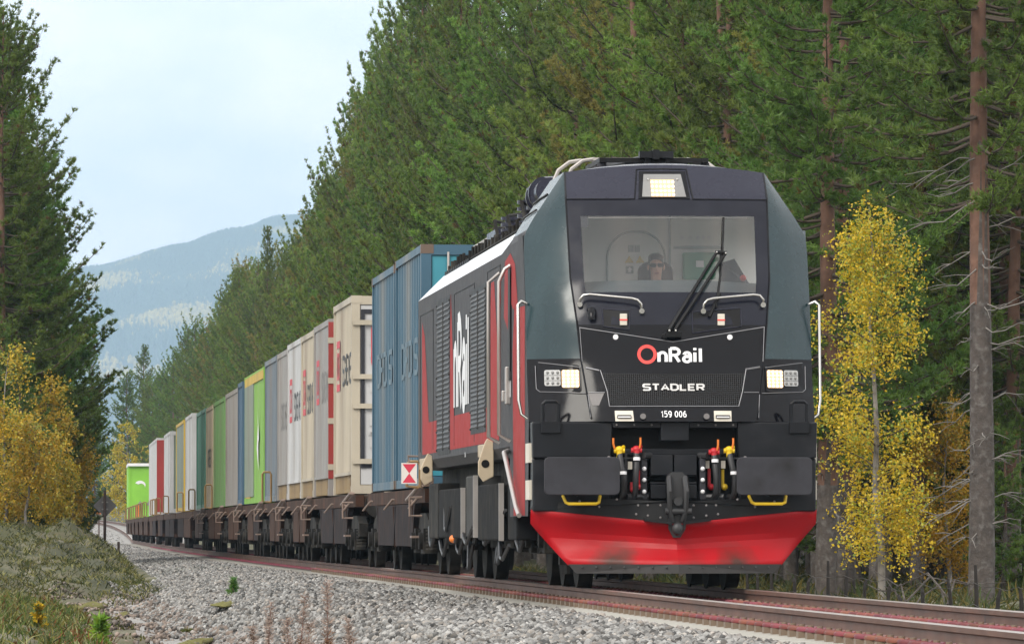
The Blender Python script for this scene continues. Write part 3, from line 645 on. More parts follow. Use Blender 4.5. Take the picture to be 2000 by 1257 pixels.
mb = MB(); mb.add([(.62,1.0,3.03),(1.02,1.0,3.03),(.98,1.5,3.1),(.93,1.6,3.22),(.80,1.7,3.46),(.66,1.7,3.42)], [(0,1,2,3,4,5)]); sd_ = mb.build('jacket_heap', M['navy_cloth'], LOCO); s2 = sd_.modifiers.new('t', 'SOLIDIFY'); s2.thickness = .08
mb = MB(); mb.ball((.84,1.2,3.24), .035, nu=8, nv=6); mb.build('badge', M['red_letter'], sd_)
mb = MB()               # driver's seat
mb.prism(rrect(-.185, .185, 2.95, 3.44, .11, 5), 'y', 2.05, 2.17); mb.box(-.25, .25, 1.75, 2.15, 2.35, 2.50); mb.box(-.24, .24, 2.07, 2.2, 2.5, 3.0); mb.cyl((0,1.95,1.9),(0,1.95,2.36),.06)
st = mb.build('driver_seat', M['seat'], LOCO, bevel=.02)
mb = MB(); mb.box(.17, .235, 2.03, 2.07, 3.10, 3.24); mb.build('belt_tab', M['orange'], st)

# ---- roof gear
def pantograph(y, name='pantograph'):
    zb = 4.34 if y < 4 else 3.98
    t = empty(name, (0, 0, 0)); t.parent = LOCO
    mb = MB()
    for x in (-.55, .55):
        for yy in (y-.1, y+1.6): mb.cyl((x,yy,zb-.05), (x,yy,zb+.16), .05, 10); mb.cyl((x,yy,zb+.02), (x,yy,zb+.05), .085, 10); mb.cyl((x,yy,zb+.09), (x,yy,zb+.12), .085, 10)
    mb.build('insulator', M['buffer'], t, smooth=40)
    mb = MB()
    for x in (-.55, .55): mb.box(x-.03, x+.03, y-.2, y+1.7, zb+.16, zb+.21)
    for yy in (y-.15, y+1.65): mb.box(-.58, .58, yy-.03, yy+.03, zb+.16, zb+.21)
    mb.build('base_frame', M['black'], t)
    mb = MB(); mb.tube([(-.42,y+1.5,zb+.18),(-.02,y+.3,zb+.22),(.0,y-.2,zb+.25)], [.055,.05,.05], 8); mb.tube([(.0,y-.2,zb+.25),(.28,y+1.4,zb+.30)], .035, 7); mb.box(-.16, .20, y-.28, y-.12, zb+.205, zb+.275); mb.box(-.02,.05,y-.3,y-.1,zb+.19,zb+.29); mb.box(-.10,-.05,y-.22,y-.15,zb+.05,zb+.21); mb.box(.12,.17,y-.22,y-.15,zb+.05,zb+.21); mb.box(-.3,.3,y+.0,y+.06,zb+.05,zb+.2)
    mb.tube([(.45,y+1.5,zb+.2),(.1,y,zb+.23)], .03, 6); mb.tube([(-.5,y+1.3,zb+.2),(.5,y+1.3,zb+.24)], .03, 6); mb.build('arm', M['black_box'], t, smooth=40)
    mb = MB()
    for yy in (y+1.45, y+1.75):
        L = .80 if yy < y+1.6 else .92
        mb.tube([(-L,yy,zb+.05),(-L+.05,yy,zb+.17),(-L+.17,yy,zb+.26),(-L+.30,yy,zb+.28)], .022, 7); mb.tube([(L,yy,zb+.05),(L-.05,yy,zb+.17),(L-.17,yy,zb+.26),(L-.30,yy,zb+.28)], .022, 7); mb.box(-L+.28, L-.28, yy-.03, yy+.03, zb+.265, zb+.295)
    mb.build('collector_head', M['steel'], t, smooth=50)
pantograph(2.45); pantograph(12.5)
mb = MB()                    # circuit breaker and insulators behind the hood
for x, y, z, r, h in ((-.9,6.4,3.93,.16,.50),(-.55,6.9,3.93,.16,.46),(-.95,7.6,3.93,.13,.40),(-.8,9.0,3.93,.11,.34),(-.9,11.2,3.93,.12,.36)):
    mb.cyl((x,y,z), (x,y,z+h), r*.6, 12)
    for k in range(5): mb.cyl((x,y,z+.05+k*h/5), (x,y,z+.09+k*h/5), r, 14)
mb.build('roof_insulator', M['visor'], LOCO, smooth=40)
mb = MB(); mb.cyl((-.95,5.4,4.30), (-.35,5.9,4.36), .20, 18); mb.cyl((-.9,5.1,4.33), (-.9,6.6,4.30), .15, 18); mb.cyl((-.9,5.7,4.33), (-.9,5.8,4.33), .19, 18); mb.cyl((-.9,6.1,4.31), (-.9,6.2,4.31), .19, 18); mb.box(-.7,.7,8.2,10.8,3.95,4.18); mb.box(-.95,-.4,13.2,14.8,3.95,4.25); mb.each('circuit_breaker', M['visor'], LOCO, smooth=40)
mb = MB()
rr = random.Random(3)
for k in range(12):
    y = 5.2 + k*.95; x = -1.0 + rr.random()*.3
    mb.tube([(x,y,3.95),(x-.05,y+.3,4.15+rr.random()*.2),(x+.15,y+.9,4.20+rr.random()*.15),(x+.05,y+1.4,3.96)], .022, 5)
for k in range(26): y = 4.6+k*.6; mb.cyl((-1.12,y,3.92), (-1.12,y,4.02+.08*rr.random()), .02, 5)
mb.tube([(-1.13,4.4,3.96),(-1.13,16.5,3.96)], .015, 5); mb.each('roof_cable', M['under'], LOCO)
mb = MB(); mb.prism([(13.8,3.95),(15.0,4.22),(17.6,4.22),(18.6,3.95)], 'x', -.95, .8); mb.build('exhaust_housing', M['roofgrey'], LOCO, bevel=.02)
mb = MB()
for k in range(14): mb.box(-1.165, -1.10, 15.0+k*.36, 15.2+k*.36, 3.90, 3.965)
mb.each('roof_vent', M['black'], LOCO)
# ---- underframe, brackets, bogies
mb = MB(); mb.box(-1.15, 1.15, .6, 20.6, .78, 1.388); mb.box(-1.05, 1.05, 8.2, 12.6, .40, .775); mb.build('underframe', M['under'], LOCO)
for y, z0, z1, dx in ((5.8,1.14,1.62,.14),(17.4,1.17,1.58,.12)):
    q = [(-1.47,z0+.06),(-1.50-dx*.6,z0),(-1.50-dx,z0+.08),(-1.50-dx,z0+.22),(-1.48-dx*.6,z1-.04),(-1.47-dx*.5,z1),(-1.47,z1-.04)]
    mb = MB(); mb.prism(q, 'y', y-.05, y+.03); mb.box(-1.56,-1.47,y+.03,y+1.3,z1-.20,z1-.06); br = mb.build('jacking_bracket', M['beige'], LOCO, bevel=.008)
    mb = MB(); mb.cyl((-1.50-dx*.45,y-.056,z0+.20), (-1.50-dx*.45,y-.04,z0+.20), .045, 14); mb.build('hole', M['black'], br)
for y0, y1, z0, z1, x, m in ((2.6,3.9,.50,1.20,-1.44,'boxblack'),(4.9,8.6,.49,1.12,-1.46,'boxblack'),(9.3,11.1,.52,1.24,-1.44,'underlight'),(11.6,16.2,.51,1.11,-1.46,'boxblack'),(17.0,19.0,.5,1.2,-1.42,'under'),(4.3,4.8,.8,1.38,-1.35,'under')):
    for sx in (1, -1):
        mb = MB(); mb.box(x*sx, (x+.45)*sx, y0, y1, z0, z1); mb.build('equipment_box', M[m], LOCO, bevel=.02)
mb = MB()
for y0, z0, z1 in ((4.88,.49,1.12),(9.27,.52,1.24),(11.57,.51,1.11)): mb.box(-1.475, -1.42, y0-.05, y0, z0, z1)
mb.each('box_edge', M['steel'], LOCO)
rail_tube([(-1.50,3.0,1.45),(-1.57,2.6,1.43),(-1.575,2.2,1.33),(-1.56,1.7,1.1),(-1.54,1.2,.85),(-1.53,.9,.76)], .026, 'step_rail', 'steel')
mb = MB(); rr = random.Random(5)
for k in range(26):
    y = 1.2 + rr.random()*18; x = -1.22 - rr.random()*.25; z = .35 + rr.random()*.4; L = .8 + rr.random()*1.8
    mb.tube([(x,y,z+.3*rr.random()),(x-.03,y+L*.3,z-.12-.1*rr.random()),(x,y+L*.7,z-.1),(x+.03,y+L,z+.25*rr.random())], .022, 5)
mb.each('underframe_hose', M['hose'], LOCO)
mb = MB(); mb.ball((-1.45,13.4,.50), .05, nu=8, nv=6); mb.build('drain_cap', M['orange'], LOCO)
def wheelset(y, r, parent, w=.135):
    mb = MB()
    for sx in (-1, 1):
        mb.cyl((sx*.715,y,r), (sx*(.715+w),y,r), r, 32); mb.cyl((sx*.70,y,r), (sx*.715,y,r), r+.025, 32); mb.cyl((sx*(.715+w),y,r),(sx*(.75+w),y,r), r*.35, 16)
    mb.cyl((-.72,y,r), (.72,y,r), .09, 12); return mb.build('wheelset', M['under'], parent, smooth=40)
def bogie(y0, axles, r, parent, m='under'):
    mb = MB(); L = axles[-1]
    for sx in (-1, 1):
        mb.prism([(y0-.55,r+.05),(y0-.55,r+.25),(y0+L/2-.6,r+.38),(y0+L/2+.6,r+.38),(y0+L+.55,r+.25),(y0+L+.55,r+.05),(y0+L-.3,r-.05),(y0+L/2+.5,r-.18),(y0+L/2-.5,r-.18),(y0+.3,r-.05)], 'x', sx*1.0, sx*1.14)
        for a in axles: mb.box(sx*1.0, sx*1.2, y0+a-.2, y0+a+.2, r-.17, r+.17); mb.cyl((sx*1.15,y0+a,r), (sx*1.25,y0+a,r), .12, 12)
        for a in axles:
            for k in range(6): mb.cyl((sx*1.09,y0+a+.33,r-.12+k*.05), (sx*1.09,y0+a+.33,r-.095+k*.05), .085, 8); mb.cyl((sx*1.09,y0+a-.33,r-.12+k*.05), (sx*1.09,y0+a-.33,r-.095+k*.05), .085, 8)
    mb.box(-1, 1, y0+L/2-.3, y0+L/2+.3, r-.1, r+.25); b = mb.build('bogie', M[m], parent, smooth=40)
    for a in axles: wheelset(y0+a, r, b)
    return b
bogie(2.0, [0, 1.9, 3.8], .535, LOCO); bogie(14.8, [0, 1.9, 3.8], .535, LOCO)
mb = MB(); mb.box(-1.15,-.6,.35,.5,.25,.8); mb.box(.6,1.15,.35,.5,.25,.8)
for k in range(4): mb.cyl((-1.0+k*.0,1.0+.15*k,.15), (-1.0,1.0+.15*k,.5), .04, 8)
mb.build('sander', M['under'], LOCO)

# ---- driver: one continuous skinned body
DRV = empty('person', LOCO.matrix_basis @ Vector((-.012, 1.93, 2.615)), yaw(73.7), 'driver in dark sunglasses and dark jacket sitting behind the windscreen', 'person')
def skin_body():
    J = [((0,0,.02),.15,.11),((0,.02,.22),.145,.105),((0,.03,.42),.17,.11),((0,.0,.53),.075,.06),((0,-.03,.62),.058,.058),((0,-.05,.68),.06,.07),((0,-.045,.77),.078,.098),((0,-.035,.85),.072,.09),
         ((-.19,.01,.47),.06,.06),((-.25,-.10,.24),.047,.047),((-.20,-.36,.26),.035,.035),((.19,.01,.47),.06,.06),((.25,-.10,.24),.047,.047),((.20,-.36,.26),.035,.035),
         ((-.10,-.03,.0),.09,.09),((-.13,-.42,.02),.07,.07),((-.13,-.45,-.42),.045,.045),((.10,-.03,.0),.09,.09),((.13,-.42,.02),.07,.07),((.13,-.45,-.42),.045,.045)]
    E_ = [(0,1),(1,2),(2,3),(3,4),(4,5),(5,6),(6,7),(2,8),(8,9),(9,10),(2,11),(11,12),(12,13),(0,14),(14,15),(15,16),(0,17),(17,18),(18,19)]
    n0 = len(J)
    for sx, w in ((-1, 10), (1, 13)):           # five fingers on each hand, laid on the desk edge
        b = J[w][0]; palm = len(J); J.append(((b[0], b[1]-.08, b[2]-.005), .032, .016)); E_.append((w, palm))
        for k, (dx, L) in enumerate(((-.028,.065),(-.010,.08),(.010,.075),(.027,.058))):
            i = len(J); J.append(((b[0]+dx, b[1]-.08-L*.55, b[2]), .0085, .0085)); J.append(((b[0]+dx*1.1, b[1]-.08-L, b[2]-.02), .008, .008)); E_.extend([(palm, i), (i, i+1)])
        i = len(J); J.append(((b[0]-sx*.045, b[1]-.07, b[2]), .010, .010)); J.append(((b[0]-sx*.055, b[1]-.11, b[2]-.012), .009, .009)); E_.extend([(w, i), (i, i+1)])
    me = bpy.data.meshes.new('body'); me.from_pydata([j[0] for j in J], E_, []); o = link(bpy.data.objects.new('body', me), DRV)
    sk = o.modifiers.new('skin', 'SKIN'); sk.use_smooth_shade = True
    lay = me.skin_vertices[0].data if me.skin_vertices else None
    if lay is None:
        import bmesh
        bm = bmesh.new(); bm.from_mesh(me); bm.verts.layers.skin.verify(); bm.to_mesh(me); bm.free(); lay = me.skin_vertices[0].data
    for i, j in enumerate(J): lay[i].radius = (j[1], j[2])
    lay[0].use_root = True
    ss = o.modifiers.new('sub', 'SUBSURF'); ss.levels = 2; ss.render_levels = 2
    me.materials.append(M['skin']); return o
skin_body()
mb = MB()
mb.ball((0,-.14,.745), .018, nu=8, nv=6, sc=(.8,1,1.5)); mb.ball((0,-.135,.775), .011, nu=8, nv=6, sc=(.8,1,1.8)); mb.build('nose', M['skin'], DRV, smooth=80)
mb = MB(); mb.ball((-.082,-.04,.765), .03, nu=8, nv=6, sc=(.4,.8,1.2)); mb.ball((.082,-.04,.765), .03, nu=8, nv=6, sc=(.4,.8,1.2)); mb.each('ear', M['skin'], DRV, smooth=80)
mb = MB(); mb.ball((0,-.128,.695), .024, nu=10, nv=6, sc=(1.1,.5,.42)); lp = mat('lip', (.42,.16,.14), .5); mb.build('mouth', lp, DRV, smooth=80)
mb = MB(); mb.ball((0,-.012,.862), .084, nu=14, nv=9, sc=(.98,1.10,.62)); mb.ball((0,.03,.80), .082, nu=14, nv=9, sc=(1,.95,1.1)); mb.build('hair', M['hair'], DRV, smooth=80)
mb = MB()
for sx in (-1, 1): mb.prism(rrect(sx*.04-.034, sx*.04+.034, .760, .802, .015), 'y', -.150, -.138); mb.tube([(sx*.072,-.142,.787),(sx*.085,-.04,.785)], .006, 5)
mb.box(-.01, .01, -.15, -.142, .785, .795); mb.build('sunglasses', M['black_gloss'], DRV)
mb = MB()
for zc, wx, wy in ((.05,.185,.14),(.22,.185,.14),(.36,.205,.145),(.46,.19,.13),(.53,.095,.085)):
    mb.v += [(wx*math.cos(2*math.pi*i/20), .015+wy*math.sin(2*math.pi*i/20), zc) for i in range(20)]
for r in range(4): mb.f += [(r*20+i, r*20+(i+1) % 20, (r+1)*20+(i+1) % 20, (r+1)*20+i) for i in range(20)]
mb.m = [0]*len(mb.f)
for sx in (-1, 1): mb.tube([(sx*.15,.01,.47),(sx*.20,0,.46),(sx*.255,-.10,.24),(sx*.215,-.30,.262)], [.07,.07,.062,.05], 10)
for sx in (-1, 1): mb.tube([(sx*.09,0,.0),(sx*.13,-.43,.02),(sx*.13,-.46,-.40)], [.10,.08,.06], 10)
mb.build('jacket', M['shirt'], DRV, smooth=60)

# ------------------------------------------------------------------ terrain
M['forest_floor'] = mat('forest_floor', (.055, .058, .020), .9, var=.35, vscale=.35, bump=.6, bscale=6, dirt=(.10, .075, .04), dirt_amt=.8, dscale=.7, hue=((.13, .12, .075), .55))
M['gravel'] = mat('gravel', (.27, .265, .255), .9, var=.35, vscale=9, bump=.8, bscale=22, dirt=(.20, .15, .13), dirt_amt=.5, dscale=.5)
def ground_z(u, d):
    z = np.interp(u, [-3.1, -2.2, -1.6, 1.6, 2.4, 3.0], [-.30, -.235, -.215, -.215, -.235, -.30])
    left = np.interp(u, [-60, -12, -7.5, -5.2, -4.25, -3.1], [.9, .2, -.62, -.95, -.93, -.28])
    z = np.where(u < -3.1, left, z)
    right = np.interp(u, [3.0, 4.2, 5.5, 12, 60], [-.30, -.85, -.70, -.45, .6]); z = np.where(u > 3.0, right, z)
    # heath bank beside the line
    m_ = np.interp(d, [138, 160, 182, 200, 260, 360], [0, .40, 1, 1, .55, .15]); tgt = np.interp(u, [-60, -14, -7, -5.3, -4.5, -4.2, -3.6, -3.3], [1.1, .85, .68, .70, .42, .22, -.18, -.28])
    z = np.where(u < -3.3, z*(1-m_) + tgt*m_, z)
    # near bank on the viewer's side
    g2 = np.interp(d, [40, 70, 100, 118, 128], [.0, .02, .10, .16, 0]); z = z + g2 * np.interp(u, [-7.4, -6.3, -5.7], [1, .8, 0])
    bump = np.where((u < -4) & (d > 140) & (d < 260), .13*np.sin(d*.42+u*1.7)*np.sin(u*2.9-d*.17) + .07*np.sin(d*.8-u*4), 0) + .09*np.sin(d*.9+u*2.1)*np.sin(d*.31-u*1.3) + .05*np.sin(d*2.3+u*3.7) + .05*np.sin(u*5.1-d*.57)
    z = z + bump * np.interp(np.abs(u), [3.6, 5.0], [0, 1])
    return z
us = np.unique(np.concatenate([np.linspace(-9, 9, 73), np.linspace(-40, -9, 32), np.linspace(9, 60, 36), [-3000, -1500, -700, -300, -150, -80, 80, 150, 300, 700, 1500, 3000]]))
dsr = np.unique(np.concatenate([np.arange(-60, 130, 2.0), np.arange(130, 330, 1.5), np.arange(330, 700, 6.0), np.arange(700, 990, 25.0)]))
U, D = np.meshgrid(us, dsr); Zg = ground_z(U, D) + Zr(D) - .0
far_u = np.abs(U) > 100; Zg = np.where(far_u, .5, Zg)
Xg = Xc(D) + U
V = np.stack([Xg, D, Zg], -1).reshape(-1, 3)
ext = []
for yy in (1500, 3000, 6000, 9600, 16500): ext.append(np.stack([Xc(980)*1.0 + us*1.0, np.full(len(us), yy), np.full(len(us), -6.0 if yy > 1600 else -1.0)], -1))
V = np.concatenate([V] + ext); nu = len(us); nd_ = len(V) // nu
idx = np.arange(nd_ * nu).reshape(nd_, nu)
q = np.stack([idx[:-1, :-1], idx[:-1, 1:], idx[1:, 1:], idx[1:, :-1]], -1).reshape(-1, 4)
uc = np.tile((us[:-1] + us[1:]) / 2, nd_ - 1); T = np.concatenate([q[:, [0, 1, 2]], q[:, [0, 2, 3]]]); dc = np.repeat(np.concatenate([(dsr[:-1]+dsr[1:])/2, np.full(5, 2000.)]), nu-1); mi = np.where((uc > np.where((dc > 142) & (dc < 330), -3.6, -5.0)) & (uc < 4.0), 1, 0); mi = np.concatenate([mi, mi])
gr = np_mesh('ground', V, T, [M['forest_floor'], M['gravel']], smooth=True, mi=mi); gr['kind'] = 'structure'

# ballast: broken stone, denser close to the viewer
def icosa():
    t = (1 + 5**.5) / 2
    v = np.array([(-1,t,0),(1,t,0),(-1,-t,0),(1,-t,0),(0,-1,t),(0,1,t),(0,-1,-t),(0,1,-t),(t,0,-1),(t,0,1),(-t,0,-1),(-t,0,1)], float); v /= np.linalg.norm(v[0])
    f = np.array([(0,11,5),(0,5,1),(0,1,7),(0,7,10),(0,10,11),(1,5,9),(5,11,4),(11,10,2),(10,7,6),(7,1,8),(3,9,4),(3,4,2),(3,2,6),(3,6,8),(3,8,9),(4,9,5),(2,4,11),(6,2,10),(8,6,7),(9,8,1)])
    return v, f
IV, IF = icosa()
def rubble(name, u, d, size, cols, matl, lift=.25):
    n = len(u); rg = np.random.default_rng(len(name) + n)
    z = ground_z(u, d) + Zr(d) + size * lift * rg.uniform(.0, 1.4, n); X = Xc(d) + u
    sc = size[:, None] * rg.uniform(.6, 1.15, (n, 3)); jit = rg.uniform(.78, 1.16, (n, 12, 1))
    a = rg.uniform(0, 2*np.pi, n); b = rg.uniform(-.6, .6, n)
    v = IV[None] * jit * sc[:, None, :]
    ca, sa, cb, sb = np.cos(a)[:, None], np.sin(a)[:, None], np.cos(b)[:, None], np.sin(b)[:, None]
    y1 = v[..., 1]*cb - v[..., 2]*sb; z1 = v[..., 1]*sb + v[..., 2]*cb; x2 = v[..., 0]*ca - y1*sa; y2 = v[..., 0]*sa + y1*ca
    W_ = np.stack([x2 + X[:, None], y2 + d[:, None], z1 + z[:, None]], -1).reshape(-1, 3)
    Tt = (IF[None] + 12*np.arange(n)[:, None, None]).reshape(-1, 3)
    c = np.repeat(cols, 12, 0)
    return np_mesh(name, W_, Tt, matl, attr=c)
M['stone'] = mat('stone', (1, 1, 1), .85, var=.22, vscale=18, bump=.3, bscale=60, attr=True)
def scatter(n, d0, d1, u0, u1, p=1.0):
    d = d0 + (d1 - d0) * RNG.random(n)**p; return u0 + (u1 - u0) * RNG.random(n), d
def stone_cols(n, warm=0):
    g = RNG.normal(.205, .078, n).clip(.05, .52); c = np.stack([g, g*.985, g*.955], -1); k = RNG.random(n) < .16; c[k] *= .35
    w = (RNG.random(n) < .25 + .5*warm)[:, None]; return np.where(w, c * np.array([1.03, .96, .90]), c)
parts = [scatter(15000, 44, 74, -4.4, -1.25), scatter(13000, 74, 125, -4.6, -1.25), scatter(4500, 125, 152, -4.6, -1.25), scatter(15000, 125, 300, -3.55, -1.25, 1.3), scatter(2500, 300, 620, -4.2, -1.2), scatter(6500, 36, 76, -.62, .72), scatter(4000, 36, 90, 1.3, 2.2), scatter(2600, 90, 200, -.6, .6)]
u_ = np.concatenate([p[0] for p in parts]); d_ = np.concatenate([p[1] for p in parts])
sz = RNG.uniform(.014, .043, len(u_)); inside = np.abs(u_) < 1.28; sz = np.where(inside, sz*.8, sz)
rust = np.interp(np.abs(np.abs(u_) - .75), [.15, .75], [1, 0])[:, None] * RNG.uniform(.3, 1, (len(u_), 1)); sc_ = stone_cols(len(u_)); o = rubble('ballast', u_, d_, sz, sc_*(1-rust) + sc_*np.array([.78, .55, .42])*rust, M['stone']); tag(o, 'grey crushed stone ballast along the track', kind='stuff')
u_, d_ = scatter(8000, 60, 146, -5.9, -3.9); sz = RNG.uniform(.02, .05, len(u_)); c = stone_cols(len(u_), 1) * np.array([.86, .74, .68])
o = rubble('gravel_margin', u_, d_, sz, c, M['stone'], .1); tag(o, 'reddish dirty gravel at the foot of the ballast', kind='stuff')

# ------------------------------------------------------------------ rails and sleepers
M['rail'] = mat('rail', (.115, .055, .036), .62, var=.22, vscale=1.2, dirt=(.05, .035, .028), dirt_amt=.6, dscale=.8)
M['railhead'] = mat('railhead', (.36, .31, .28), .34, .75, var=.1)
M['concrete'] = mat('concrete', (.33, .32, .29), .9, var=.15, vscale=6, bump=.3, dirt=(.16, .14, .12), dirt_amt=.5)
M['clip'] = mat('clip', (.17, .038, .030), .6, var=.3, vscale=8, obj_rand=.35, dirt=(.10, .04, .03), dirt_amt=.5)
M['pad'] = mat('pad', (.18, .13, .09), .6, var=.2)
def rail(u0, label):
    prof = [(-.075,-.172),(.075,-.172),(.075,-.160),(.012,-.140),(.010,-.052),(.034,-.040),(.036,-.006),(.028,0),(-.028,0),(-.036,-.006),(-.034,-.040),(-.010,-.052),(-.012,-.140),(-.075,-.160)]
    mb = MB(); dd = list(np.concatenate([np.arange(-40, 130, 3), np.arange(130, 460, 5), np.arange(460, 960, 8)])); n = len(prof)
    for d in dd:
        for a, z in prof: mb.v.append(tuple(pt(d, u0 + a, z)))
    for i in range(len(dd) - 1):
        for j in range(n):
            mb.f.append((i*n+j, i*n+(j+1) % n, (i+1)*n+(j+1) % n, (i+1)*n+j)); mb.m.append(1 if j in (6, 7, 8) else 0)
    o = mb.build('rail', [M['rail'], M['railhead']], smooth=30); tag(o, label, 'rail')
    mb = MB()                                   # welded joint seam
    for d in (55.5,): mb.add([tuple(pt(d, u0-.014, -.14)), tuple(pt(d+.05, u0-.014, -.14)), tuple(pt(d+.05, u0-.0125, -.05)), tuple(pt(d, u0-.0125, -.05))], [(0, 1, 2, 3)])
    mb.build('weld', M['hose'], o)
rail(-.7535, 'rusty brown steel rail nearest to the stone ballast shoulder'); rail(.7535, 'rusty brown steel rail on the forest side of the track')
mb = MB(); mb.prism([(-1.30,-.40),(1.30,-.40),(1.30,-.21),(1.25,-.195),(.95,-.18),(.5,-.178),(.3,-.215),(-.3,-.215),(-.5,-.178),(-.95,-.18),(-1.25,-.195),(-1.30,-.21)], 'y', -.14, .14)
SL = mb.build('sleeper', M['concrete'], bevel=.012)
for ur in (-.7535, .7535):
    for sx in (-1, 1):
        mb = MB(); b = ur + sx*.078; z = -.165
        loop = [(b+sx*.01, -.085), (b+sx*.10, -.10), (b+sx*.165, -.06), (b+sx*.18, 0), (b+sx*.165, .06), (b+sx*.10, .10), (b+sx*.01, .085)]
        mb.tube([(x, y, z + (.045 if 1 <= i <= 5 else .012)) for i, (x, y) in enumerate(loop)], .019, 6); mb.tube([(b-sx*.03,-.03,z+.02),(b+sx*.05,-.035,z+.05),(b+sx*.06,.035,z+.05),(b-sx*.03,.03,z+.02)], .017, 6)
        c = mb.build('rail_clip', M['clip'], SL, smooth=60)
        mb = MB(); mb.box(b+sx*.02, b+sx*.19, -.07, .07, z-.03, z+.03); mb.cyl((b+sx*.09,0,z),(b+sx*.09,0,z+.075),.022,8); mb.build('guide_plate', M['pad'], c)
def set_on_track(o, d, z=0): o.location = pt(d, 0, z); o.rotation_euler = (0, 0, yaw(d))
SLL = 'grey concrete sleeper with rust red rail clips lying in the ballast'
tag(SL, SLL, 'sleeper', 'concrete sleepers under the rails'); set_on_track(SL, 34.2)
for k in range(1, 170): c = copy_tree(SL); set_on_track(c, 34.2 + .6*k)
mb = MB()
for k in range(450):
    d = 34.2 + .6*(170+k); q = [pt(d-.13, -1.28, -.18), pt(d-.13, 1.28, -.18), pt(d+.13, 1.28, -.18), pt(d+.13, -1.28, -.18)]
    mb.add([tuple(p) for p in q] + [(p.x, p.y, p.z-.15) for p in q], [(0,1,2,3),(0,4,5,1),(1,5,6,2),(3,7,4,0),(2,6,7,3)])
for k in range(300):
    d = 34.2 + .6*(170+k)
    for ur in (-.7535, .7535):
        for sx in (-1, 1):
            p = [pt(d+y, ur+sx*x, z) for y, x, z in ((-.1,.09,-.15),(-.1,.25,-.15),(.1,.25,-.15),(.1,.09,-.15),(-.06,.12,-.115),(-.06,.21,-.115),(.06,.21,-.115),(.06,.12,-.115))]
            mb.add([tuple(v) for v in p], [(4,5,6,7),(0,1,5,4),(1,2,6,5),(2,3,7,6),(3,0,4,7)], 1)
tag(mb.build('distant_sleepers', [M['concrete'], M['clip']]), 'far concrete sleepers under the wagons', kind='stuff')

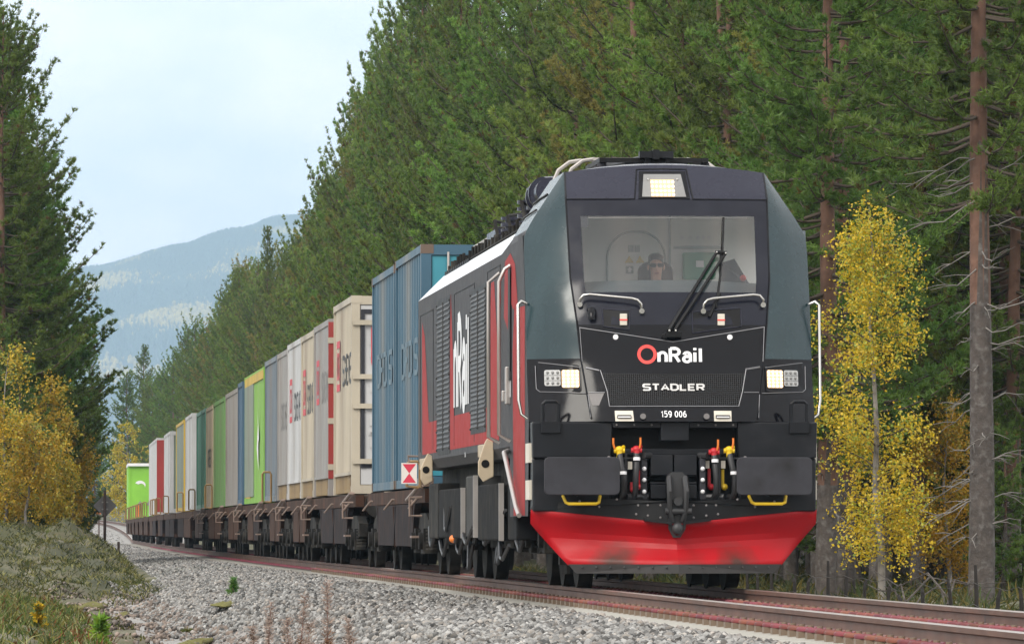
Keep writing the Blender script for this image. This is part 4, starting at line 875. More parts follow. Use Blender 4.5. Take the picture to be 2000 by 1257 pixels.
# ------------------------------------------------------------------ wagons
M['wag'] = mat('wag', (.040, .020, .013), .75, var=.3, vscale=2, dirt=(.11, .045, .025), dirt_amt=.6, dscale=1.5, spec=.15)
M['wagblue'] = mat('wagblue', (.026, .022, .024), .8, var=.3, vscale=2, spec=.08, dirt=(.07, .035, .022), dirt_amt=.6)
M['lever'] = mat('lever', (.22, .16, .13), .5, .3, var=.2)
M['handy'] = mat('handy', (.24, .15, .06), .5, var=.2, dirt=(.2, .12, .06))
M['boardred'] = mat('boardred', (.62, .04, .08), .5); M['boardwhite'] = mat('boardwhite', (.75, .70, .66), .5, var=.08, dirt=(.5, .42, .36), dirt_amt=.5)
def wagon(d0, d1, label, loops=(), board=False, rich=True):
    L = (d1 - d0) / math.cos(math.atan(.07)); t = empty('container_wagon', pt(d0, 0), math.atan((float(Xc(d0)) - float(Xc(d1))) / (d1 - d0)), label, 'wagon', 'flat wagons of the container train')
    mb = MB(); mb.box(-1.22, -1.08, 0, L, .98, 1.17); mb.box(1.08, 1.22, 0, L, .98, 1.17); mb.box(-1.07, 1.07, 0, .3, .92, 1.15); mb.box(-1.07, 1.07, L-.3, L, .92, 1.15); mb.box(-.25, .25, .3, L-.3, .85, 1.12)
    for y in np.arange(2.5, L-1, 2.5): mb.box(-1.07, 1.07, y, y+.12, 1.0, 1.14)
    mb.build('frame', M['wag'], t)
    nb = 2 if L > 9 else 2
    for sx in (-1, 1):                               # fish-bellied side panels with curved ends, bowed outwards
        for (a, b) in ((3.0, L/2-.25), (L/2+.25, L-3.0)) if L > 10 else ((2.9, L-2.9),):
            if b - a < .6: continue
            pr = [(a-.7,.97),(b+.7,.97),(b+.45,.90),(b+.15,.66),(b,.38),(a,.38),(a-.15,.66),(a-.45,.90)]
            mb = MB(); mb.prism(pr, 'x', sx*1.12, sx*1.215); mb.build('side_panel', M['wag'] if (int(d0) + int(a)) % 2 else M['wagblue'], t)
            for yy in (a-.05, b-.05):
                mb = MB(); mb.prism([(sx*.92,.36),(sx*1.20,.36),(sx*1.23,.95),(sx*1.02,.95),(sx*.95,.8)], 'y', yy, yy+.1); mb.build('gusset', M['wagblue'] if yy > a else M['wag'], t)
    if rich:
        for y in (1.2, L/2-.1, L-1.6):
            mb = MB(); mb.tube([(-1.16,y,1.04),(-1.25,y+.03,1.05),(-1.37,y+.10,.90)], .015, 6); mb.build('locking_lever', M['lever'], t)
        mb = MB(); mb.tube([(-1.23,.2,1.19),(-1.29,.2,1.20),(-1.31,2.8,1.02),(-1.23,2.8,1.0)], .026, 6); mb.build('release_bar', M['lever'], t)
        mb = MB(); mb.tube([(-1.25,.15,1.05),(-1.42,.15,1.05),(-1.42,.15,.80),(-1.25,.15,.80)], .017, 6); mb.build('shunter_handle', M['lever'], t)
        mb = MB(); mb.box(-1.35, -1.05, .9, 1.3, .50, .53); mb.build('footstep', M['lever'], t)
    for sx in (-1, 1):
        mb = MB(); mb.cyl((sx*.875,-.45,1.02), (sx*.875,-.40,1.02), .22, 16); mb.cyl((sx*.875,-.4,1.02), (sx*.875,0,1.02), .09, 10); mb.build('buffer', M['under'], t, smooth=40)
    for y, h in loops:
        mb = MB(); mb.tube([(-1.30,y,1.18),(-1.46,y,1.20),(-1.46,y,1.18+h-.04),(-1.43,y,1.18+h),(-1.31,y,1.18+h),(-1.28,y,1.18+h-.05),(-1.28,y,1.18)], .024, 6); mb.build('grab_loop', M['handy'], t, smooth=60)
    if rich:
        for yb in (.9, L-2.7):
            bogie(yb, [0, 1.8], .46, t, 'under')
    else:
        for yb in (1.0, L-2.6):
            mb = MB(); mb.box(-1.0, 1.0, yb-.4, yb+2.0, .42, .68); b = mb.build('bogie', M['under'], t); wheelset(yb, .46, b); wheelset(yb+1.8, .46, b)
    if board:
        mb = MB(); mb.box(-1.56, -1.35, -.36, -.34, 1.23, 1.51); bo = mb.build('marker_board', M['boardwhite'], t); mb = MB()
        mb.add([(-1.545,-.3625,1.495),(-1.455,-.3625,1.37),(-1.365,-.3625,1.495)], [(0,1,2)]); mb.add([(-1.545,-.3625,1.245),(-1.365,-.3625,1.245),(-1.455,-.3625,1.37)], [(0,1,2)]); mb.build('red_triangle', M['boardred'], bo)
        mb = MB(); mb.tube([(-1.45,-.33,1.52),(-1.47,-.33,1.60),(-1.30,-.3,1.60),(-1.1,0,1.1)], .018, 6); mb.build('holder', M['lever'], bo)
    return t
wagon(97.0, 112.0, 'dark rusty flat wagon under the two blue containers with a red and white marker board', ((.1,.35),), True)
wagon(115.6, 130.5, 'brown flat wagon under the cream container with open end doors', ())
wagon(130.7, 142.0, 'dark flat wagon under the white container', ())
wagon(142.2, 153.4, 'dark flat wagon under the grey container and the slate blue one', ((6.0,.62),))
wagon(153.6, 166.4, 'dark flat wagon under the bright green and pale green container', ())
wagon(166.7, 180.4, 'dark flat wagon under the grey container with its end whitened for sunlight', ())
wagon(180.7, 198.4, 'dark flat wagon under the dull green and tan containers', ((9.0,.62),))
wagon(198.7, 213.8, 'dark flat wagon under the turquoise containers', ((9.6,.6),))
wagon(214.2, 238.9, 'long dark flat wagon under the white and grey green containers', ((10.5,.6),), rich=False)
wagon(239.5, 262.0, 'long dark flat wagon under the narrow white container', ((9.5,.6),), rich=False)
wagon(263.0, 279.0, 'rusty empty flat wagon before the white container with a red end', ((3,.6),(12,.6)), rich=False)
wagon(279.5, 303.0, 'rusty flat wagon under the white container with a red end', ((.5,.6),), rich=False)
for k in range(5): wagon(304 + 20*k, 323.2 + 20*k, 'rusty empty flat wagon in front of the green trailer', ((.6,.6),(9,.6)), rich=False)
wagon(404.5, 424, 'rusty pocket wagon carrying the bright green trailer', (), rich=False)

# ------------------------------------------------------------------ containers
def paint(name, col, dirt=(.20, .14, .10), amt=.4, rough=.5): M[name] = mat(name, col, rough, var=.16, vscale=.7, dirt=dirt, dirt_amt=amt, dscale=.75, streak=True)
paint('c_blue', (.034, .092, .142), (.15, .16, .16), .85); paint('c_turq', (.035, .23, .30), (.12, .16, .18), .5); paint('c_cream', (.40, .355, .28), (.17, .13, .10), .55); paint('c_grey', (.24, .225, .215), (.17, .13, .10), .55)
paint('c_white', (.45, .45, .455), (.17, .13, .10), .55); paint('c_redframe', (.27, .028, .024), (.3, .05, .03), .4); paint('c_slate', (.12, .15, .18), (.17, .13, .10), .55); paint('c_green', (.16, .36, .03), (.24, .34, .10), .3)
paint('c_pale', (.18, .22, .175), (.17, .13, .10), .55); paint('c_dullgreen', (.12, .24, .08), (.17, .13, .10), .55); paint('c_seagreen', (.07, .22, .16), (.14, .22, .18), .5); paint('c_tan', (.36, .29, .20), (.17, .13, .10), .55)
paint('c_deep', (.05, .10, .16), (.05, .05, .06), .5); paint('c_rust', (.11, .075, .055), (.2, .1, .05), .7); paint('c_ribs', (.30, .22, .12), (.14, .09, .06), .85); paint('c_yellow', (.50, .34, .04), (.3, .2, .08), .4); paint('c_lime', (.22, .52, .05), (.3, .5, .15), .2)
M['fade'] = mat('fade', (.085, .145, .19), .6, var=.4, vscale=6); M['ink'] = mat('ink', (.018, .020, .026), .5); M['logored'] = mat('logored', (.50, .03, .05), .5, var=.1); M['ghost'] = mat('ghost', (.20, .19, .185), .6); M['rubberseal'] = mat('rubberseal', (.012, .013, .02), .6)
def container(d0, d1, H, label, body, frame=None, corr=True, ribs=False, end='doors', text=None, inkm='ink', zb=1.20, w=1.22, name='shipping_container', group='containers on the train', logo=None, shift=0):
    frame = frame or body; hd = math.atan((float(Xc(d0)) - float(Xc(d1))) / (d1 - d0)); L = (d1 - d0) / math.cos(hd)
    t = empty(name, pt(d0, shift, 0), hd, label, 'container', group); z0 = zb; zs_ = zb + (.36 if ribs else .12)
    mb = MB()                                  # side walls
    n = max(2, int(L / .42)) if corr else max(2, int(L / 1.1)); dp = .05 if corr else .010; pr = []
    y0, y1 = .10, L - .10; st = (y1 - y0) / n
    for i in range(n):
        y = y0 + i*st; pr += [(y, 0), (y+st*.30, 0), (y+st*.40, dp), (y+st*.85, dp), (y+st*.95, 0)] if corr else [(y, 0), (y+st-.03, 0), (y+st-.025, dp*2), (y+st-.005, dp*2)]
    pr.append((y1, 0))
    for sx in (-1, 1):
        b = len(mb.v)
        for y, q in pr: mb.v += [(sx*(w-.02-q), y, zs_), (sx*(w-.02-q), y, H-.09)]
        mb.f += [(b+2*i, b+2*i+2, b+2*i+3, b+2*i+1) for i in range(len(pr)-1)]
    mb.m = [0]*len(mb.f); mb.box(-w+.06, w-.06, .06, L-.06, H-.06, H-.02); mb.box(-w+.08, w-.08, L-.1, L-.05, z0+.05, H-.05); mb.box(-w+.06, w-.06, .1, L-.1, z0+.04, z0+.10)
    bo = mb.build('body', M[body], t)
    mb = MB()
    for sx in (-1, 1):
        for y in (0, L-.14): mb.box(sx*w, sx*(w-.14), y, y+.14, z0, H)
        mb.box(sx*w, sx*(w-.07), .14, L-.14, H-.10, H); mb.box(sx*(w-.005), sx*(w-.09), .14, L-.14, zs_-.12 if not ribs else zs_-.05, zs_)
    for y in (0, L-.12): mb.box(-w+.14, w-.14, y, y+.12, H-.14, H-.001); mb.box(-w+.14, w-.14, y, y+.12, z0, z0+.14)
    mb.build('corner_frame', M[frame], t)
    if ribs:
        mb = MB(); k = int(L / .42)
        for i in range(k):
            y = .2 + (L-.5)*i/(k-1)
            for sx in (-1, 1): mb.box(sx*(w-.03), sx*(w-.20), y, y+.12, z0+.02, zs_-.05)
        mb.box(-w+.2, w-.2, .2, L-.2, z0+.02, zs_-.06); mb.build('skirt_rib', M['c_ribs'], t)
    mb = MB()
    for sx in (-1, 1):
        for zc in (z0, H-.12):
            for y in (-.006, L-.17): mb.box(sx*(w+.005), sx*(w-.17), y, y+.18, zc, zc+.125)
    mb.each('corner_casting', M['c_rust' if body in ('c_blue', 'c_turq') else frame], t)
    # end wall towards the viewer
    mb = MB()
    if end == 'doors':
        mb.box(-w+.15, -.01, .03, .07, z0+.15, H-.15); mb.box(.01, w-.15, .03, .07, z0+.15, H-.15); dr = mb.build('door', M[body if body != 'c_blue' else 'c_turq'], t)
        mb = MB()
        for x in (-.85, -.35, .35, .85): mb.cyl((x,0,z0+.1), (x,0,H-.1), .018, 6)
        mb.build('lock_rod', M['steel'], dr)
    else:
        mb.box(-w+.15, w-.15, .02, .06, z0+.15, H-.15); mb.build('end_panel', M[end], t)
    if text:
        th, zt, y_, wd, body_t = text; mb = MB(); put_text(mb, body_t, th, lambda u, v: (-w+.016, y_-u, zt+v), width=wd); mb.build('letter', M[inkm], t)
    if logo:
        yb, zl, hl, m_ = logo; mb = MB(); x = -w + .016; wl = hl*1.35; e = hl*.14
        for (a, b, c, d) in ((0,wl,0,e),(0,wl,hl-e,hl),(0,e,e,hl-e),(wl-e,wl,e,hl-e)): mb.add([(x,yb-a,zl+c),(x,yb-b,zl+c),(x,yb-b,zl+d),(x,yb-a,zl+d)], [(0,1,2,3)])
        put_text(mb, 'DB', hl*.55, lambda u, v: (x, yb-wl*.2-u, zl+hl*.22+v), width=wl*.6); mb.build('logo', M[m_], t)
    return t
def L_(a, b): return (b - a)
c = container(97.9, 104.3, 4.50, 'blue corrugated container with faded lettering right behind the locomotive', 'c_blue', text=(.52,2.75,5.2,4.2,'DFD S'), inkm='fade')
mb = MB(); mb.prism([(-1.10,3.55),(-.95,3.55),(-.35,4.14),(.9,4.14),(.9,4.28),(-.45,4.28)], 'y', -.01, .03); mb.build('diagonal_stripe', M['c_deep'], c)
mb = MB(); mb.box(-1.1,-.4,-.03,.03,3.52,3.66); mb.build('hinge_plate', M['c_turq'], c)
container(104.6, 110.7, 4.47, 'blue corrugated container with faded lettering, second behind the locomotive', 'c_blue', text=(.52,2.75,5.0,4.2,'DFD S'), inkm='fade')
c = container(116.9, 122.9, 4.42, 'cream ribbed container with black and red side lettering and a white logo end', 'c_cream', corr=True, ribs=True, end='c_white', text=(.52,3.0,3.3,2.9,'SCHENKE'), logo=(5.3,2.95,.85,'logored'))
mb = MB()
for z0, z1 in ((1.62,1.68),(4.13,4.2)): mb.box(-1.06, 1.06, 0, .018, z0, z1)
mb.box(-1.065,-1.005,-.012,.018,1.62,4.2); mb.build('door_seal', M['rubberseal'], c)
mb = MB()
for z in (1.72, 2.62, 3.10, 3.98): mb.box(-1.20, -.78, -.045, -.015, z-.035, z+.045)
mb.each('hinge', M['c_cream'], c)
mb = MB()
for z in (1.75, 2.15, 2.55, 2.95, 3.62): mb.box(-.94, 1.0, .008, .018, z, z+.012)
for z in (3.42, 2.85, 2.3, 1.95): mb.box(-.92, 1.0, .004, .018, z, z+.16)
mb.build('end_rib', M['c_white'], c)
mb = MB(); x0, z0 = -.90, 3.22
mb.prism(rrect(x0, x0+1.25, z0, z0+.78, .12), 'y', .0, .003); mb.build('logo_plate', M['logored'], c)
mb = MB(); mb.prism(rrect(x0+.10, x0+1.15, z0+.10, z0+.68, .05), 'y', -.004, -.001); mb.build('logo_field', M['white'], c)
mb = MB(); put_text(mb, 'DB', .40, lambda u, v: (x0+.2+u, -.007, z0+.19+v), width=.86, bold=.24); mb.build('logo_letter', M['logored'], c)
mb = MB(); put_text(mb, 'S', .26, lambda u, v: (-.86+u, .0, 1.92+v), bold=.14); mb.build('code_letter', M['ink'], c)
mb = MB()
for z in (2.50, 2.08): mb.prism([(-.92,z+.12),(-.45,z+.12),(-.58,z),(-.78,z)], 'y', -.03, .01); mb.prism([(-.80,z+.28),(-.62,z+.28),(-.62,z+.38)], 'y', -.02, .01)
mb.each('lashing_recess', M['c_grey'], c)
c = container(124.7, 130.2, 4.27, 'grey container with faded lettering and a red framed end', 'c_grey', corr=False, ribs=True, end='c_redframe', text=(.55,2.85,3.0,2.7,'SCHENKE'), inkm='ghost', logo=(4.9,2.85,.8,'logored'))
mb = MB()
for z in (1.7, 2.5, 3.2, 3.9): mb.box(-1.23, -.9, -.03, .015, z-.05, z+.05)
mb.each('hinge', M['c_cream'], c)
mb = MB(); mb.box(-1.225,-.9,-.014,-.004,1.5,4.22); mb.build('end_post', M['c_redframe'], c)
container(130.5, 135.5, 4.24, 'cream container with red and black lettering between the white and the grey ones', 'c_cream', ribs=True, text=(.55,2.75,2.8,2.5,'SCHENKE'), logo=(4.6,2.75,.85,'logored'))
container(135.7, 141.6, 4.24, 'white smooth sided container with red and black lettering', 'c_white', corr=False, ribs=True, text=(.55,2.70,3.2,2.9,'SCHENKE'), logo=(5.3,2.7,.85,'logored'))
container(141.8, 146.6, 4.18, 'plain grey container with ghosted lettering beside the slate blue one', 'c_grey', corr=False, ribs=True, text=(.55,2.6,3.4,2.9,'SCHENKE'), inkm='ghost')
container(147.0, 153.1, 4.18, 'slate blue grey corrugated container behind a yellow grab loop', 'c_slate')
c = container(153.7, 165.4, 4.10, 'bright green and pale green long container with a yellow top edge', 'c_green', corr=False, ribs=False)
mb = MB(); mb.box(-1.226, -1.2, 6.2, 11.5, 1.35, 3.95); mb.build('pale_panel', M['c_pale'], c); mb = MB(); mb.box(-1.228, -1.2, .15, 11.4, 3.86, 4.05); mb.build('yellow_edge', M['c_yellow'], c)
mb = MB(); mb.add([(-1.228,3.9,2.4),(-1.228,3.2,2.9),(-1.228,3.4,3.2),(-1.228,2.6,2.6),(-1.228,3.0,2.5),(-1.228,2.9,1.9)], [(0,1,2,3,4,5)]); mb.build('white_mark', M['white'], c); mb = MB(); mb.box(-1.222,-1.1,8,11,1.32,1.62); mb.build('yellow_skirt', M['c_yellow'], c)
container(167.0, 170.0, 4.06, 'narrow dark blue container ahead of the grey one', 'c_deep')
c = container(170.3, 179.5, 3.98, 'grey container with its end coloured white for sunlight', 'c_grey', corr=False, end='c_white')  # white end colour stands in for sunlight on the grey end
container(180.9, 190.3, 3.96, 'dull green smooth container beside the tan one', 'c_dullgreen', corr=False)
container(191.0, 198.0, 3.94, 'tan container with dark upright lettering', 'c_tan', corr=False, text=(.5,2.3,5.5,3.6,'GREEN'), inkm='ink')
container(198.9, 203.0, 3.98, 'turquoise green corrugated container, the nearer of the pair', 'c_seagreen'); container(203.4, 208.7, 3.98, 'turquoise green corrugated container, the farther of the pair', 'c_seagreen')
container(215.0, 224.0, 4.10, 'white container with a bright white end', 'c_white', corr=False, end='c_white'); container(226.4, 238.6, 4.08, 'grey green container with a yellow edged end', 'c_pale', frame='c_yellow', corr=False, end='c_pale')
container(250.0, 261.8, 4.04, 'narrow looking white container with a pale green end', 'c_white', corr=False, end='c_pale'); c = container(279.2, 302, 4.18, 'white container with a dark red framed end far down the train', 'c_white', corr=False, end='c_redframe')
mb = MB(); mb.box(-1.22,-.6,-.014,-.004,1.3,4.1); mb.build('end_post', M['c_redframe'], c)
c = container(404.8, 418, 4.25, 'bright green trailer with a white roof and swoosh at the far end of the train', 'c_lime', corr=False, end='c_lime', name='semi_trailer', group=None)
mb = MB(); mb.box(-1.24, 1.24, -.15, 13.3, 4.20, 4.36); mb.build('roof', M['white'], c)
mb = MB(); mb.add([(-.55+.32*math.cos(R(a)), -.01, 3.1+.32*math.sin(R(a))*.9) for a in range(150, -10, -20)] + [(-.50+.22*math.cos(R(a)), -.01, 3.02+.2*math.sin(R(a))) for a in range(-10, 150, 20)], [tuple(range(16))]); mb.build('swoosh', M['white'], c)
mb = MB()
for x in (-.55, -.05): mb.prism([(x-.18,2.0),(x+.18,2.0),(x,2.25)], 'y', -.02, 0)
mb.each('wedge_mark', M['c_grey'], c)
mb = MB(); mb.box(-.80,-.62,-.02,0,1.3,2.0); mb.build('orange_plate', M['orange'], c)

# ------------------------------------------------------------------ trees
M['bark'] = mat('bark', (.075, .062, .055), .95, var=.35, vscale=7, bump=1, bscale=26, dirt=(.19, .18, .17), dirt_amt=.6, dscale=9)
M['pinebark'] = mat('pinebark', (.150, .080, .055), .9, var=.3, vscale=6, bump=.7, bscale=22, dirt=(.09, .06, .045), dirt_amt=.7, dscale=3)
M['twig'] = mat('twig', (.085, .065, .050), .95, var=.25)
M['deadwood'] = mat('deadwood', (.19, .175, .16), .95, var=.3, vscale=5)
M['birchbark'] = mat('birchbark', (.24, .22, .20), .8, var=.2, vscale=5, dirt=(.05, .045, .04), dirt_amt=.9, dscale=6)
M['needle'] = mat('needle', (1, 1, 1), .55, var=.0, attr=True, obj_rand=.26, trans=.5)
M['leaf'] = mat('leaf', (1, 1, 1), .5, var=.0, attr=True, obj_rand=.12, trans=.35)
def nrm(v): return v / np.maximum(np.linalg.norm(v, axis=-1, keepdims=True), 1e-6)
def np_tubes(P_, Rd, sides=4):
    n, k, _ = P_.shape; tg = nrm(np.gradient(P_, axis=1)); ref = np.where(np.abs(tg[..., 2:3]) > .9, np.array([1., 0, 0]), np.array([0, 0, 1.]))
    u = nrm(np.cross(tg, ref)); w = np.cross(tg, u); a = np.arange(sides) * 2*np.pi/sides
    Vv = P_[:, :, None] + (u[:, :, None]*np.cos(a)[:, None] + w[:, :, None]*np.sin(a)[:, None]) * Rd[:, :, None, None]
    id_ = np.arange(n*k*sides).reshape(n, k, sides); A = id_[:, :-1]; B = id_[:, 1:]; A2 = np.roll(A, -1, 2); B2 = np.roll(B, -1, 2)
    return Vv.reshape(-1, 3), np.concatenate([np.stack([A, A2, B2], -1).reshape(-1, 3), np.stack([A, B2, B], -1).reshape(-1, 3)])
def blades(P_, Dr, nb, L, w, rg, spread=.9, tint=None):
    n = len(P_); b = np.repeat(P_, nb, 0) + rg.normal(0, .015, (n*nb, 3)); d = nrm(np.repeat(Dr, nb, 0)*.75 + nrm(rg.normal(0, 1, (n*nb, 3)))*spread)
    sd = nrm(np.cross(d, rg.normal(0, 1, (n*nb, 3)))) * (w * rg.uniform(.7, 1.3, (n*nb, 1)))/2; tip = b + d * L * rg.uniform(.7, 1.25, (n*nb, 1))
    Vv = np.stack([b - sd, b + sd, tip], 1).reshape(-1, 3); T = np.arange(n*nb*3).reshape(-1, 3)
    return Vv, T, (None if tint is None else np.repeat(tint, nb*3, 0))
def pine(seed, H, h0, Rm, name='pine_tree', nb=13, dead=6, step=.40, shape=.8, el0=-.05, nl=.12, nw=.031, cols=((.066,.132,.026),(.205,.325,.060))):
    rg = np.random.default_rng(seed); t = empty(name)
    zt = np.linspace(0, H, 9); lean = np.cumsum(rg.normal(0, .035, (9, 2)), 0); lean -= lean[0]
    tp = np.stack([lean[:, 0], lean[:, 1], zt - .3*(zt == 0)], -1)[None]; r0 = .055 + H*.0085
    tv, tt = np_tubes(tp, (r0*(1 - zt/H*.93))[None], 10); k = (tt.max(1) % 90)
    cz = tv[tt].mean(1)[:, 2]; np_mesh('trunk', tv, tt, [M['bark'], M['pinebark']], t, smooth=True, mi=(cz + rg.normal(0, .4, len(cz)) > max(h0*.75, 2.5)).astype(int))
    bz = []
    z = h0
    while z < H - .25:
        bz += [z + rg.normal(0, .1) for _ in range(rg.integers(4, 7))]; z += step * rg.uniform(.75, 1.3)
    bz = np.clip(np.array(bz), h0*.8, H-.1); n = len(bz); q = np.clip((bz - h0)/(H - h0), 0, 1)
    L = Rm * (1 - q)**shape * (.55 + .45*np.minimum(1, q/.18)) * rg.uniform(.6, 1.2, n) + .22; az = rg.uniform(0, 2*np.pi, n)
    el = el0 + .95*q**1.5 + rg.normal(0, .10, n); s = np.linspace(0, 1, 6)
    rad = L[:, None]*s*np.cos(el*.6)[:, None]; zz = L[:, None]*(np.tan(np.clip(el, -.5, 1.1))[:, None]*s*.8 - .10*np.sin(np.pi*s) + .20*s**3); a2 = az[:, None] + rg.normal(0, .12, (n, 1))*s
    bx = np.interp(bz, zt, lean[:, 0]); by = np.interp(bz, zt, lean[:, 1])
    BP = np.stack([bx[:, None] + rad*np.cos(a2), by[:, None] + rad*np.sin(a2), bz[:, None] + zz], -1)
    wv, wt = np_tubes(BP, (.010 + .011*L[:, None])*(1 - s*.85), 4)
    # twigs
    m = np.maximum(4, (L/.125).astype(int)); bi = np.repeat(np.arange(n), m); tq = np.concatenate([np.linspace(.16, 1, k_) for k_ in m]); tq = np.clip(tq + rg.normal(0, .03, len(tq)), .2, 1)
    f = tq*5; i0 = np.minimum(f.astype(int), 4); fr = (f - i0)[:, None]; base = BP[bi, i0]*(1-fr) + BP[bi, i0+1]*fr; tg = nrm(BP[bi, i0+1] - BP[bi, i0])
    sgn = rg.choice([-1, 1], len(tq)); lat = nrm(np.cross(tg, np.array([0, 0, 1.]))); dr = nrm(tg*.75 + lat*(sgn*rg.uniform(.3, 1.0, len(tq)))[:, None] + np.array([0, 0, 1.])*rg.uniform(-.05, .5, len(tq))[:, None])
    tl = (.14 + .38*(1 - tq)*np.minimum(1, L[bi]/1.5)) * rg.uniform(.6, 1.3, len(tq))
    TP = np.stack([base, base + dr*(tl*.5)[:, None], base + dr*tl[:, None] + np.array([0, 0, .04])], 1); tv2, tt2 = np_tubes(TP, np.stack([tl*0+.007, tl*0+.006, tl*0+.004], 1), 3)
    np_mesh('branches', np.concatenate([wv, tv2]), np.concatenate([wt, tt2 + len(wv)]), M['twig'], t)
    pts = np.concatenate([base + dr*(tl*g)[:, None] + rg.normal(0, .03, base.shape) for g in (.35, .68, 1.0)]); drr = np.concatenate([dr]*3) + np.array([0, 0, .25])
    cl = rg.random(len(bz))[np.concatenate([bi]*3)]*.6 + rg.random(len(pts))*.4; c0, c1 = np.array(cols[0]), np.array(cols[1]); tint = c0 + (c1 - c0)*cl[:, None]
    tint[rg.random(len(pts)) < .02] = (.16, .11, .03)
    bv, bt, bc = blades(pts, drr, nb, nl, nw, rg, tint=tint); np_mesh('crown', bv, bt, M['needle'], t, attr=bc)
    if dead:
        nd2 = dead*3; dz = rg.uniform(1.2, h0+1.0, nd2); L2 = rg.uniform(.4, 1.5, nd2) * (.5 + .5*dz/h0); a = rg.uniform(0, 2*np.pi, nd2); s5 = np.linspace(0, 1, 5)
        DP = np.stack([L2[:, None]*s5*np.cos(a[:, None] + .25*s5*rg.normal(0, 1, (nd2, 1))), L2[:, None]*s5*np.sin(a[:, None] + .2*s5), dz[:, None] + L2[:, None]*(.12*np.sin(s5*5 + a[:, None]) - .12*s5)], -1)
        dv, dt = np_tubes(DP, .016*(1 - s5*.8)[None]*np.ones((nd2, 1)), 4)
        sb = np.repeat(np.arange(nd2), 3); o0 = DP[sb, rg.integers(1, 4, len(sb))]; dd_ = nrm(DP[sb, 4] - DP[sb, 0] + rg.normal(0, .35, (len(sb), 3))*L2[sb][:, None])
        SP = np.stack([o0, o0 + dd_*.2*L2[sb][:, None], o0 + dd_*.42*L2[sb][:, None] + np.array([0, 0, -.04])], 1); sv, st_ = np_tubes(SP, np.array([[.009, .007, .004]])*np.ones((len(sb), 1)), 3)
        np_mesh('dead_branches', np.concatenate([dv, sv]), np.concatenate([dt, st_ + len(dv)]), M['deadwood'], t)
    return t
def birch(seed, H, h0, Rm, nleaf, ls=.075, cols=((.58,.43,.03),(.48,.44,.05),(.24,.30,.04)), name='birch_tree'):
    rg = np.random.default_rng(seed); t = empty(name); zt = np.linspace(0, H, 8); lean = np.cumsum(rg.normal(0, .06, (8, 2)), 0); lean -= lean[0]
    tv, tt = np_tubes(np.stack([lean[:, 0], lean[:, 1], zt - .2*(zt == 0)], -1)[None], ((.02 + H*.008)*(1 - zt/H*.92))[None], 8); np_mesh('trunk', tv, tt, M['birchbark'], t, smooth=True)
    n = int((H - h0)/.095); bz = np.sort(rg.uniform(h0, H*.97, n)); q = (bz - h0)/(H - h0); L = Rm*(np.sin(np.pi*np.clip(q*.80 + .16, 0, 1))**.8)*rg.uniform(.55, 1.2, n) + .15; az = rg.uniform(0, 2*np.pi, n); s = np.linspace(0, 1, 5)
    rad = L[:, None]*s; zz = L[:, None]*(.75*s - .55*s**2.2); BP = np.stack([np.interp(bz, zt, lean[:, 0])[:, None] + rad*np.cos(az[:, None] + .2*s), np.interp(bz, zt, lean[:, 1])[:, None] + rad*np.sin(az[:, None] + .2*s), bz[:, None] + zz], -1)
    wv, wt = np_tubes(BP, (.006 + .008*L[:, None])*(1 - .85*s), 4); np_mesh('branches', wv, wt, M['twig'], t)
    bi = rg.choice(n, nleaf//5, p=L/L.sum()); tq = rg.uniform(.2, 1, len(bi))**.8*4; i0 = np.minimum(tq.astype(int), 3); fr = (tq - i0)[:, None]; c = BP[bi, i0]*(1-fr) + BP[bi, i0+1]*fr + rg.normal(0, 1, (len(bi), 3))*np.array([.11, .11, .20])
    pts = np.repeat(c, 5, 0) + rg.normal(0, 1, (len(bi)*5, 3))*np.array([.04, .04, .06]); m = len(pts); nn = nrm(rg.normal(0, 1, (m, 3)) + np.array([0, -.3, .5])); u = nrm(np.cross(nn, rg.normal(0, 1, (m, 3)))); w = np.cross(nn, u); sz = ls*rg.uniform(.6, 1.2, (m, 1))
    Vv = np.stack([pts - u*sz*.5, pts + w*sz*.36, pts + u*sz*.55, pts - w*sz*.36], 1).reshape(-1, 3); q4 = np.arange(m)[:, None]*4; T = np.concatenate([q4 + np.array([0, 1, 2]), q4 + np.array([0, 2, 3])])
    zr_ = (pts[:, 2] - h0)/(H - h0); pick = np.clip((rg.normal(0, .32, m) + np.repeat(rg.random(len(bi)), 5)*.9 + .25*zr_), 0, 1.99)
    cc = np.array(cols); tint = np.where((pick < .7)[:, None], cc[0], np.where((pick < 1.1)[:, None], cc[1], cc[2])) * rg.uniform(.75, 1.2, (m, 1))
    np_mesh('crown', Vv, T, M['leaf'], t, attr=np.repeat(tint, 4, 0)); return t
def plant(o, d, u, sc=1.0, rot=None, dz=0):
    X = float(Xc(d)) + u; o.location = (X, d, float(ground_z(np.array([u]), np.array([d]))[0]) + float(Zr(d)) - .05 + dz if abs(u) < 60 else 0); o.scale = (sc, sc, sc); o.rotation_euler = (0, 0, random.uniform(0, 6.28) if rot is None else rot)
def u_of(px, d): return (px - 1000)/14000*d - float(Xc(d))       # lateral distance from the track of a sight line, used for the survey below
